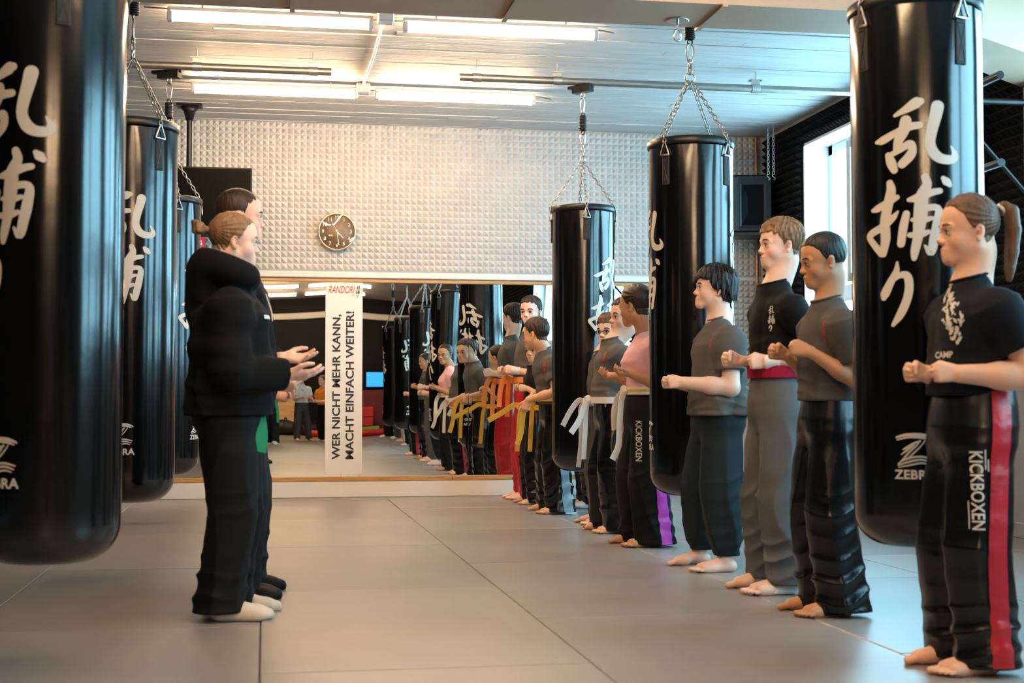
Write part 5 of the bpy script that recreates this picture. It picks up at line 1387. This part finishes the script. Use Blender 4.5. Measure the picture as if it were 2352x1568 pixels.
# 3 taller boy in black tee, grey trousers
def boy3():
    c = kid('taller fair boy in black T-shirt and crumpled grey trousers with crimson waistband', 2.13, 5.77, 1.575, ear=(1812, 563), hh=.212,
            wl=(1768, 832, .10), wr=(1700, 828, -.06), fL=(0, .115, .03), fR=(0, -.12, -.05), skin=SK_B, hair=(*H_FAIR, 'fringe'), hyaw=-.02, hpitch=.0, seed=7, w=.92, dl=dict(el=(-1, .35, -.6)), dr=dict(el=(-1, -.4, -.6)), eye=(.10, .10, .09), q=1.1)
    upper(c, 'tee', C_BLACK, hem=.575, sleeve=.66, loose=.006, fold=.004)
    trousers(c, C_GREYP, waist=.60, flare=1.12, knee=1.05, fold=.012, hem=.040, hem_back=.015)
    belt(c, C_CRIM, z=.585, width=.050, knot=False, label='crimson waistband')
    chest_mark(c, INK_W, .105, c=(.0, .058, .725))
    for sg in (1, -1):
        fx, fy, yw = c['feet'][sg]; L = c['fl']
        V = Vox(axis([(fx-.15, fx+.2, .005)]), axis([(fy-.1, fy+.1, .005)]), axis([(0, .14, .005)]))
        foot_sdf(V, fx, fy, yw, L, c['ank'], grow=.004); V.cut((1, 0, .45), (fx+.055, fy, .03)); V.cut((-1, 0, -.4), (fx-.045, fy, .03)); V.a = np.maximum(V.a, f32(.003)-V.z[None, None, :])
        Vt, Q = V.mesh(); link('ankle_bandage', np_mesh('ankle_bandage', Vt, Q, C_WRAP), C_WRAP, c['root'])
    A = c['arms'][1]; f = np.array(A['f'])/np.linalg.norm(A['f']); e = c['el'][1]; w_ = np.array(A['_w'])
    wrap_band(c, 'wrist_bandage', C_WRAP, w_ + (e-w_)*.18, w_ + f*.02, (.029, .030))
boy3()
# 4 black-haired boy in joggers
def boy4():
    c = kid('boy with shaggy black hair and raised chin in grey T-shirt and dark joggers', 2.13, 6.54, 1.445, ear=(1651, 668), hh=.210,
            wl=(1572, 878, .13), wr=(1555, 880, -.10), fL=(.0, .11, .02), fR=(.03, -.20, -.02), skin=SK_B, hair=(*H_BLACK, 'mop'), hyaw=-.18, hpitch=-.10, seed=9, w=1.14, dl=dict(el=(-1, .35, -.6), f=(1, -.2, 0)), dr=dict(el=(-1, -.4, -.6)), eye=(.04, .02, .01), ar=.036, fat=1.08, q=1.15, arch=.03)
    upper(c, 'tee', C_GREY2, hem=.505, sleeve=.66, loose=.014, belly=.012, fold=.006, hips=1.10)
    trousers(c, C_TEAL, waist=.56, jog=True, hem=.075, knee=1.1, fold=.009)
    chest_mark(c, INK_R, .075, c=(.0, .060, .735))
boy4()
# 5 girl in pink
def girl_pink():
    c = kid('girl in pink T-shirt with white-and-yellow belt, head turned away to the mirror', 2.10, 7.72, 1.45, ear=(1447, 690), hh=.226,
            wl=(1452, 858, .11), wr=(1416, 864, -.06), cl='relax', cr='relax', fL=(.0, .12, .02), fR=(.02, -.13, -.02), skin=SK_C, hair=(*H_DARK, 'tied'), hyaw=-.85, hpitch=.12, seed=11, w=1.16, fat=1.06, dl=dict(el=(-1, .4, -.6), f=(1, -.3, .0), p=(.2, -.4, .9)), dr=dict(el=(-1, -.4, -.6), f=(1, .2, .0), p=(.2, .3, .9)), q=1.25, eye=(.03, .015, .01), ar=.036, nocollar=True)
    upper(c, 'tee', C_PINK, hem=.575, sleeve=.60, bust=.022, loose=.004, fold=.003)
    trousers(c, C_TROUSER, waist=.60, flare=1.35, knee=1.2, fold=.008, hem=.015, hem_back=.02)
    stripe(c, C_MAGENTA, 1, 118, .070, .02, .57); stripe(c, C_MAGENTA, -1, 118, .070, .02, .57)
    belt(c, C_WHITEB, z=.590, width=.042, stripe_m=C_YEL, tails=[([(0, 0, 0), (.03, .05, -.05), (.045, .06, -.18), (.05, .06, -.30), (.085, .06, -.38)], (.6, .3, .6), .040), ([(0, 0, 0), (.03, -.03, -.04), (.05, -.04, -.12), (.045, -.05, -.22)], (.6, .3, .6), .040)], label='white belt with a yellow stripe')
    p = at_y(1470, 1010, 7.6)
    decal(c['trouser_bvh'], c['trousers'], 'leg_lettering', INK_W, (2.10-p.x, .1, .58), (.3, 1, 0), (-1, .3, 0), (0, 0, 1), [scaled_text('KICKBOXEN', .036, .22, .012, -PI/2)])
girl_pink()
# 6 boy next to her
def boy6():
    c = kid('brown-haired boy in grey T-shirt looking towards the camera, beside the girl in pink', 2.12, 8.54, 1.435, ear=(1452, 735), hh=.222,
            wl=(1418, 928, .12), wr=(1402, 926, -.05), cl='loose', cr='loose', fL=(.0, .13, .02), fR=(.02, -.14, -.02), skin=SK_A, hair=(*H_DARK, 'short'), hyaw=.22, seed=13, w=1.12, fat=1.08, dl=dict(el=(-1, .5, -.6), f=(1, -.2, -.35)), dr=dict(el=(-1, -.5, -.6)), q=1.35, px=.01)
    upper(c, 'tee', C_GREY2, hem=.545, sleeve=.66, loose=.014, belly=.012, fold=.005)
    trousers(c, C_SATIN, waist=.60, flare=1.35, knee=1.2, fold=.008, hem=.015)
    stripe(c, C_RED, 1, 110, .085, .02, .57); stripe(c, C_RED, -1, 110, .085, .02, .57)
    belt(c, C_WHITEB, z=.560, width=.040, tails=[([(0, 0, 0), (.04, .05, -.04), (.075, .07, -.12), (.13, .08, -.20)], (.6, .3, .6), .040), ([(0, 0, 0), (.02, .02, -.05), (.03, .03, -.18), (.04, .03, -.36)], (.6, .3, .6), .036)], label='white belt')
    chest_mark(c, INK_R, .085, c=(0, .045, .735)); p = at_y(1443, 1030, 8.42)
    decal(c['trouser_bvh'], c['trousers'], 'leg_lettering', INK_W, (2.12-p.x, .1, .50), (.3, 1, 0), (-1, .3, 0), (0, 0, 1), [scaled_text('KICKBOXEN', .040, .23, .012, -PI/2)])
boy6()
# 7 boy with glasses
def boy7():
    c = kid('small boy with black-rimmed glasses facing the camera, in grey trousers and white belt', 2.17, 9.09, 1.37, ear=(1425, 750), hh=.216,
            wl=(1376, 925, .08), wr=(1368, 930, -.03), cl='relax', cr='relax', fL=(.0, .11, .02), fR=(.0, -.12, -.02), skin=SK_B, hair=(*H_BROWN, 'fringe'), hyaw=.72, hpitch=.04, seed=15, w=.95, dl=dict(el=(-1, .4, -.6), f=(1, -.3, -.1), p=(.2, -.5, .8)), dr=dict(el=(-1, -.4, -.6), f=(1, .2, -.1), p=(.2, .5, .8)), q=1.4, fat=1.05)
    upper(c, 'tee', C_GREY, hem=.55, sleeve=.70, loose=.012, fold=.005)
    trousers(c, C_DGREYP, waist=.59, flare=1.05, knee=1.0, fold=.012, hem=.05)
    belt(c, C_WHITEB, z=.575, width=.040, stripe_m=C_YEL, tails=[([(0, 0, 0), (.05, .03, .012), (.11, .04, -.06), (.16, .05, -.15)], (.6, .3, .6), .038), ([(0, 0, 0), (.03, 0, -.05), (.03, .01, -.25), (.05, .02, -.42)], (.6, .3, .6), .036)], label='white belt with a yellow stripe')
    HP = c['HP']; hh = c['hh']; mb = MB()
    for sg in (1, -1):
        mb.tube([Vector(HP(.412 - .10*max(0, math.cos(t))*1.0*(.5), sg*(.148 + .088*math.cos(t)), .448 + .062*math.sin(t))) for t in np.linspace(0, 2*PI, 17)[:-1]], .009*hh, 6, closed=True)
        mb.tube([Vector(HP(*p)) for p in ((.36, sg*.236, .462), (.20, sg*.315, .47), (-.03, sg*.355, .48))], .008*hh, 6)
    mb.tube([Vector(HP(.412, -.06, .462)), Vector(HP(.425, 0, .468)), Vector(HP(.412, .06, .462))], .009*hh, 6); mb.build('glasses', M_GLASSES, c['root'])
boy7()
# 8 boy leaning out of the line
def boy8():
    c = kid('boy in grey T-shirt and yellow belt leaning forward to look into the mirror', 2.06, 10.10, 1.42, ear=(1222, 778), hh=.222, top=1.395, lean=(.09, 0), 
            wl=(1213, 918, .16), wr=(1225, 905, -.14), cl='relax', cr='relax', fL=(.0, .18, .02), fR=(.0, -.18, -.02), skin=SK_D, hair=(*H_DARK, 'short'), hyaw=-.75, hpitch=.12, seed=17, w=1.0, dl=dict(el=(-1, .5, .2), f=(.4, -.1, -1), p=(-.3, -1, 0)), dr=dict(el=(-1, -.5, .2), f=(.4, .1, -1), p=(-.3, 1, 0)), q=1.4)
    upper(c, 'tee', C_GREY2, hem=.545, sleeve=.66, loose=.014, fold=.005)
    trousers(c, C_SATIN, waist=.60, flare=1.38, knee=1.25, fold=.010, hem=.015)
    stripe(c, C_BLUEG, 1, 120, .075, .02, .57)
    belt(c, C_YEL, z=.575, width=.042, tails=[([(0, 0, 0), (.05, .03, -.01), (.09, .05, -.10), (.11, .06, -.24), (.14, .06, -.33)], (.6, .3, .6), .042), ([(0, 0, 0), (.02, .02, -.06), (.03, .02, -.20), (.04, .02, -.38)], (.6, .3, .6), .038)], label='yellow belt')
    chest_mark(c, INK_R, .10, c=(.0, .058, .72), n=(.5, .86, 0))
boy8()
# 9 small pupil between the leaning boy and the tall boy
def pupil9():
    c = kid('small pupil in black T-shirt and yellow belt peering past the leaning boy', 2.08, 10.95, 1.31, ear=(1250, 802), hh=.210,
            wl=(1212, 892, .12), wr=(1202, 890, -.05), fL=(.0, .12, .02), fR=(.0, -.13, -.02), skin=SK_D, hair=(*H_DARK, 'tied'), hyaw=.75, hpitch=.1, seed=19, w=.96, q=1.5, eye=(.03, .015, .01))
    upper(c, 'tee', C_BLACK, hem=.545, sleeve=.66, loose=.012, fold=.004)
    trousers(c, C_SATIN, waist=.60, flare=1.35, knee=1.2, fold=.009, hem=.015)
    belt(c, C_YEL, z=.570, width=.042, tails=[([(0, 0, 0), (.06, .02, .02), (.16, .03, -.04), (.27, .04, -.10)], (.3, .3, .9), .042), ([(0, 0, 0), (.02, .02, -.06), (.03, .03, -.20), (.04, .03, -.34)], (.6, .3, .6), .038)], label='yellow belt')
pupil9()
# 10 tall boy in red trousers beside the mirror
def boy10():
    c = kid('tallest boy in grey T-shirt and red satin trousers, standing next to the mirror', 2.12, 11.47, 1.655, ear=(1243, 722), hh=.236,
            wl=(1184, 850, .10), wr=(1166, 853, -.06), fL=(.0, .09, .02), fR=(.0, -.12, -.02), skin=SK_B, hair=(*H_DARK, 'short'), hyaw=.95, hpitch=.06, seed=23, w=.98, dl=dict(el=(-1, .4, -.6)), dr=dict(el=(-1, -.4, -.6)), q=1.4)
    upper(c, 'tee', C_GREY2, hem=.575, sleeve=.66, loose=.012, fold=.005)
    trousers(c, C_RED, waist=.60, flare=1.2, knee=1.15, fold=.010, hem=.03)
    stripe(c, C_WHITEB, 1, 100, .045, .02, .57); stripe(c, C_WHITEB, -1, 100, .045, .02, .57)
    belt(c, C_ORANGE, z=.585, width=.045, tails=[([(0, 0, 0), (.06, .0, .02), (.10, 0, -.08), (.11, 0, -.22)], (.6, .3, .6), .045), ([(0, 0, 0), (.03, -.02, -.05), (.04, -.03, -.30)], (.6, .3, .6), .042)], label='orange belt')
    A = c['arms'][1]; f = np.array(A['f'])/np.linalg.norm(A['f']); e = c['el'][1]; w_ = np.array(A['_w'])
    wrap_band(c, 'wrist_bandage', C_WRAP, w_ + (e-w_)*.15, w_ + f*.03, (.030, .034))
boy10()
# 11 pupil hidden behind the bag
def pupil11():
    c = kid('pupil hidden behind the bag by the mirror, only black trousers with red stripe showing', 2.42, 10.48, 1.42, wl=(.14, .12, .86, 0), wr=(.14, -.10, .86, 0), ear=None, fL=(.0, .10, .02), fR=(.0, -.10, -.02), skin=SK_A, hair=(*H_BLACK, 'short'), hyaw=.0, seed=29, w=1.0, q=2.0, sock={1: 1, -1: 1})
    upper(c, 'tee', C_BLACK, hem=.55, sleeve=.66, loose=.010)
    trousers(c, C_SATIN, waist=.60, flare=1.25, knee=1.2, hem=.03); stripe(c, C_RED, 1, 75, .06, .03, .57)
    sock(c, C_WHITEB)
pupil11()
# instructors
def woman():
    def L(px, py, ly): p = at_y(px, py, 5.42+ly); return (p.x+.12, ly, p.z)
    hh = .205; ex = L(553, 560, -.07)[0]
    P = dict(label='woman instructor in black hooded sweater with hair bun, hands held out', x=-.135, y=5.42, H=1.52, rz=0.0, group='instructors facing the line', hh=hh, top=1.505, hbx=ex+.055*hh-.34*hh*math.sin(.12)-.012, hyaw=.2, hpitch=.06, lean=(.02, 0),
             arms={-1: dict(w=L(668, 862, -.10), el=(-.6, -.5, -1), f=(1, .1, .05), p=(.1, .5, .9), curl='open'), 1: dict(w=L(655, 822, .14), el=(-.6, .6, -1), f=(1, -.1, .0), p=(.1, -.5, .8), curl='open')},
             feet={-1: (.0, -.09, -.02), 1: (.03, .12, .03)}, skin=SK_B, hair=(*H_FAIR, 'bun'), seed=31, w=1.16, q=1.0, sock={1: 1, -1: 1}, cuff=.95, shw=.118*1.5, bun=(-.66, 0, .66))
    c = person(P)
    upper(c, 'hoodie', C_HOOD, hem=.49, long=True, hood=True, loose=.030, fold=.006, belly=.015)
    trousers(c, C_TROUSER, waist=.58, flare=1.0, knee=.98, fold=.007, hem=.03, thigh=1.0, seat=1.0, hem_back=.03)
    sock(c, C_SOCK)
    s = c['spine'](.70*1.5); mb = MB(); mb.bbox((-.03, -.004, -.008), (.03, .004, .008), .002); 
    q = at_y(601, 728, 5.30)
    decal(c['bvh_hoodie'], c['hoodie'], 'chest_badge', INK_W, (q.x+.12, -.08, q.z), (.75, -.66, 0), (.66, .75, 0), (0, 0, 1), [([(-.026, -.006), (.026, -.006), (.026, .008), (-.026, .008)], [(0, 1, 2, 3)])], .004)
    ribbon([Vector((q.x+.15, -.0, 1.20)), Vector((q.x+.17, -.005, 1.14)), Vector((q.x+.175, -.01, 1.10))], (0, 1, 0), .006, .004).build('drawcord', C_WHITEB, c['hoodie'])
    belt(c, C_GREENB, z=.475, width=.02, knot=False, out=-.02, tails=[([(-.01, -.05, .05), (.0, -.07, 0), (.005, -.08, -.05), (.0, -.09, -.11)], (.8, .6, 0), .062)], label='green belt end below the sweater')
woman()
def man():
    def L(px, py, ly): p = at_y(px, py, 6.0+ly); return (p.x+.12, ly, p.z)
    hh = .222; ex = L(548, 520, -.075)[0]
    P = dict(label='man instructor with shaved dark hair in black, half hidden behind the woman', x=-.12, y=6.0, H=1.665, rz=0.0, group='instructors facing the line', hh=hh, top=1.68, hbx=ex+.055*hh-.008, hyaw=.16, hpitch=.02,
             arms={-1: dict(w=L(628, 885, -.06), el=(-.6, -.5, -1), f=(1, .1, .0), p=(.1, .6, .7), curl='relax'), 1: dict(w=L(618, 905, .10), el=(-.6, .6, -1), f=(1, -.1, -.1), p=(.1, -.6, .7), curl='relax')},
             feet={-1: (.0, -.15, -.02), 1: (.02, .14, .03)}, skin=SK_A, hair=(*H_DARK, 'buzz'), seed=37, w=1.05, q=1.05, shoes=True, cuff=.95)
    c = person(P)
    upper(c, 'sweater', C_HOOD, hem=.49, long=True, loose=.022, fold=.006)
    trousers(c, C_TROUSER, waist=.58, flare=1.2, knee=1.2, fold=.007, hem=.03)
    sock(c, C_TROUSER, grow=.008, name='shoe', top=.09)
    for sg in (1, -1):
        fx, fy, yw = c['feet'][sg]; MB().bbox((fx-.06, fy-.05, .001), (fx+.15, fy+.05, .010), .004).build('shoe_sole', C_WHITEB, c['root'])
man()
# ------------------------------------------------------------------ people and things behind the camera, seen in the mirror
def extra(label, x, y, H, top_m, bot_m, rz=PI, hair=H_BROWN, style='short', skin=SK_A, short=None, group='pupils standing in line', arms=None, flare=1.15, seed=50, sockm=None, feet=None, hem=.55, **k):
    A = arms or {1: dict(w=(.20, .11, .60*H), f=(1, -.2, .1), p=(0, -1, 0)), -1: dict(w=(.20, -.11, .60*H), f=(1, .2, .1), p=(0, 1, 0))}
    P = dict(label=label, x=x, y=y, H=H, rz=rz, group=group, arms=A, feet=feet or {1: (0, .10, .03), -1: (0, -.10, -.03)}, skin=skin, hair=(*hair, style), seed=seed, q=2.3, hh=.142*H+.003, **k)
    if sockm: P['sock'] = {1: 1, -1: 1}
    c = person(P); upper(c, 'tee', top_m, hem=hem, sleeve=.68, loose=.012)
    if short: trousers(c, bot_m, waist=.60, shorts=short, knee=1.15, thigh=1.12, name='shorts')
    else: trousers(c, bot_m, waist=.60, flare=flare, knee=1.1, hem=.03, fold=.007)
    if sockm: sock(c, sockm)
    return c
c = extra('child in yellow bib and black trousers seen only in the mirror', 2.36, .35, 1.38, C_BLACK, C_TROUSER, seed=51, skin=SK_B, hyaw=.4)
vs = []; B = c['top_bvh']; s = c['spine'](.6*1.38)
b = MB(); rows = []
for z in np.linspace(.50, .76, 9):
    row = []
    for y in np.linspace(-.085, .085, 9):
        h = B.ray_cast(Vector((.5, y, z*1.38)), Vector((-1, 0, 0)), .8)[0]; row.append((h.x+.008 if h else .11, y, z*1.38))
    rows.append(row)
b.add([p for r in rows for p in r], [(i*9+j, i*9+j+1, i*9+j+10, i*9+j+9) for i in range(8) for j in range(8)], True).build('yellow_bib', C_YTEE, c['root'])
extra('boy in grey T-shirt and red shorts seen only in the mirror', 2.42, -1.55, 1.36, C_GREY2, C_REDS, short=.33, hair=H_BLACK, seed=52, skin=SK_A, leg_r=1.25)
c = extra('pupil in grey T-shirt with white belt, far back in the mirror', 2.48, -3.3, 1.40, C_GREY2, C_DGREYP, seed=53, hair=H_FAIR, style='fringe', sockm=C_WHITEB, skin=SK_B); belt(c, C_WHITEB, z=.57, width=.04)
extra('blond adult in navy T-shirt, farthest back in the mirror line', 2.36, -4.35, 1.66, C_NAVY, C_TROUSER, seed=54, hair=H_FAIR, style='tied', sockm=C_WHITEB, skin=SK_B, arms={1: dict(w=(.02, .24, .78), f=(0.1, 0, -1), p=(0, -1, 0), curl='relax', el=(-1, .5, 0)), -1: dict(w=(.02, -.24, .78), f=(.1, 0, -1), p=(0, 1, 0), curl='relax', el=(-1, -.5, 0))})
c = extra('boy in white T-shirt in fighting stance on the far mats, seen in the mirror', .74, -3.25, 1.34, C_WHITET, C_DGREYP, rz=PI*.42, seed=55, hair=H_DARK, group='children sparring behind the camera', feet={1: (.16, .16, .1), -1: (-.16, -.18, -.4)}, arms={1: dict(w=(.24, .06, .84), f=(1, -.3, .2), p=(0, -1, 0)), -1: dict(w=(.20, -.10, .84), f=(1, .3, .2), p=(0, 1, 0))}, flare=.95, hyaw=.0)
decal(c['bvh_tee'], c['tee'], 'chest_print', M_INK, (.0, .0, .98), (1, 0, 0), (0, 1, 0), (0, 0, 1), [([(-.035, -.008), (.035, .006), (.03, .016), (-.03, .004)], [(0, 1, 2, 3)])], .004)
extra('child in orange T-shirt sparring behind the banner, seen in the mirror', 1.18, -3.5, 1.28, C_OTEE, C_TROUSER, rz=PI*.8, seed=56, hair=H_BROWN, group='children sparring behind the camera')
c = extra('person in black with long green belt standing at the camera, seen in the mirror', .07, -.62, 1.62, C_BLACK, C_TROUSER, rz=PI*.5, seed=57, hair=H_DARK, group=None, sockm=C_SOCK)
belt(c, C_GREENB, z=.56, width=.045, tails=[([(0, 0, 0), (.03, -.10, -.06), (.02, -.16, -.30), (.02, -.17, -.52)], (0, 1, 0), .05)], label='long green belt')

M_PLY = mat('pale_plywood', (.62, .38, .17), .6, noise=(3, .15, (1, 1, 6))); M_BAGF = mat('black_bag_nylon', (.006, .006, .007), .6, noise=(7, .3), bump=(20, .4))
M_MRED = mat('red_mat_vinyl', (.50, .012, .015), .45, noise=(4, .1)); M_MDRED = mat('dark_red_mat_vinyl', (.13, .006, .010), .5); M_MGRN = mat('green_mat_vinyl', (.14, .36, .04), .45); M_MBLU = mat('blue_mat_vinyl', (.02, .20, .55), .45)
o = thing('plywood_panel', 'pale plywood panel leaning on the black rear wall, in the mirror', 'panel', (.2, BACK_Y+.16, 0))
R = Matrix.Rotation(.12, 4, 'X')
MB().bbox((-.62, -.012, 0), (.02, .012, .84), .004, R).build('board', M_PLY, o); MB().bbox((.024, -.012, 0), (.58, .012, .86), .004, R).build('board', M_PLY, o)
def duffel(x, y, L, r, ang, lab):
    t = thing('duffel_bag', lab, 'bag', (x, y, 0), ang, 'sports bags by the rear wall'); n = 14; vs = []; 
    mb = MB(); mb.tube([(-L/2+L*i/n, 0, r*.86) for i in range(n+1)], [r*(.62+.38*math.sin(PI*min(1, max(0, (i+.8)/(n+1.6))))**.4)*(1+.05*math.sin(i*2.3)) for i in range(n+1)], 16)
    mb.v = [(p[0], p[1]*1.15, max(.003, p[2]*.92)) for p in mb.v]; mb.build('bag_body', M_BAGF, t)
    for sx in (-.15, .15):
        MB().tube([(sx*L*1.6, r*1.05*math.cos(a), r*.85+r*1.12*math.sin(a)) for a in np.linspace(-.3, PI+.3, 12)], .014, 6).build('handle', M_STRAP, t)
duffel(.30, -6.7, .75, .20, .2, 'black duffel bag on the floor by the plywood, nearer the instructors'); duffel(1.05, -7.0, .5, .16, -.4, 'smaller black duffel bag on the floor by the plywood'); duffel(-.35, -6.1, .55, .17, .9, 'black duffel bag lying askew in front of the plywood')
def block(name, lab, cat, m, lo, hi, seams=3):
    t = thing(name, lab, cat, ((lo[0]+hi[0])/2, (lo[1]+hi[1])/2, lo[2])); cx, cy = (lo[0]+hi[0])/2, (lo[1]+hi[1])/2
    MB().bbox((lo[0]-cx, lo[1]-cy, 0), (hi[0]-cx, hi[1]-cy, hi[2]-lo[2]), .03).build('cushion', m, t)
    for k in range(seams):
        z = (hi[2]-lo[2])*(k+1)/(seams+1); MB().tube([(lo[0]-cx, lo[1]-cy-.002, z), (lo[0]-cx, hi[1]-cy+.002, z), (hi[0]-cx, hi[1]-cy+.002, z), (hi[0]-cx, lo[1]-cy-.002, z)], .006, 5, closed=True).build('piping', M_STRAP if m is not M_MBLU else M_WHITEPAINT, t)
block('foam_block', 'green foam block on the rear mats, seen in the mirror', 'block', M_MGRN, (1.55, -7.2, 0), (2.35, -6.7, .20), 1)
block('foam_block', 'red foam block stacked on the green block, seen in the mirror', 'block', M_MRED, (1.6, -7.2, .20), (2.2, -6.75, .64), 1)
block('foam_block', 'blue foam block with pale piping beside the crash mat, in the mirror', 'block', M_MBLU, (2.55, -6.6, 0), (2.95, -6.2, .38), 3)
block('crash_mat', 'tall dark red crash mat standing against the rear wall', 'mat', M_MDRED, (1.9, -7.78, 0), (2.75, -7.45, 1.02), 0)
t = thing('floor_bolster', 'long red bolster lying along the rear mats', 'bolster', (.9, -6.1, 0)); MB().tube([(0, 0, .075), (1.7, -.1, .075)], .074, 16).build('roll', M_MRED, t); MB().tube([(-.004, 0, .075), (.01, 0, .075)], .06, 14).build('end_cap', M_MDRED, t)
t = thing('wall_monitor', 'blue glowing monitor on the black rear wall', 'screen', (2.33, BACK_Y+.07, 1.1)); MB().bbox((-.30, -.06, -.02), (.30, .0, .36), .01).build('casing', M_BLACKPL, t); MB().box((-.28, 0, 0), (.28, .004, .34)).build('display', mat('blue_screen', (.02, .2, .5), .3, emit=((.03, .36, .85), 1.3)), t)
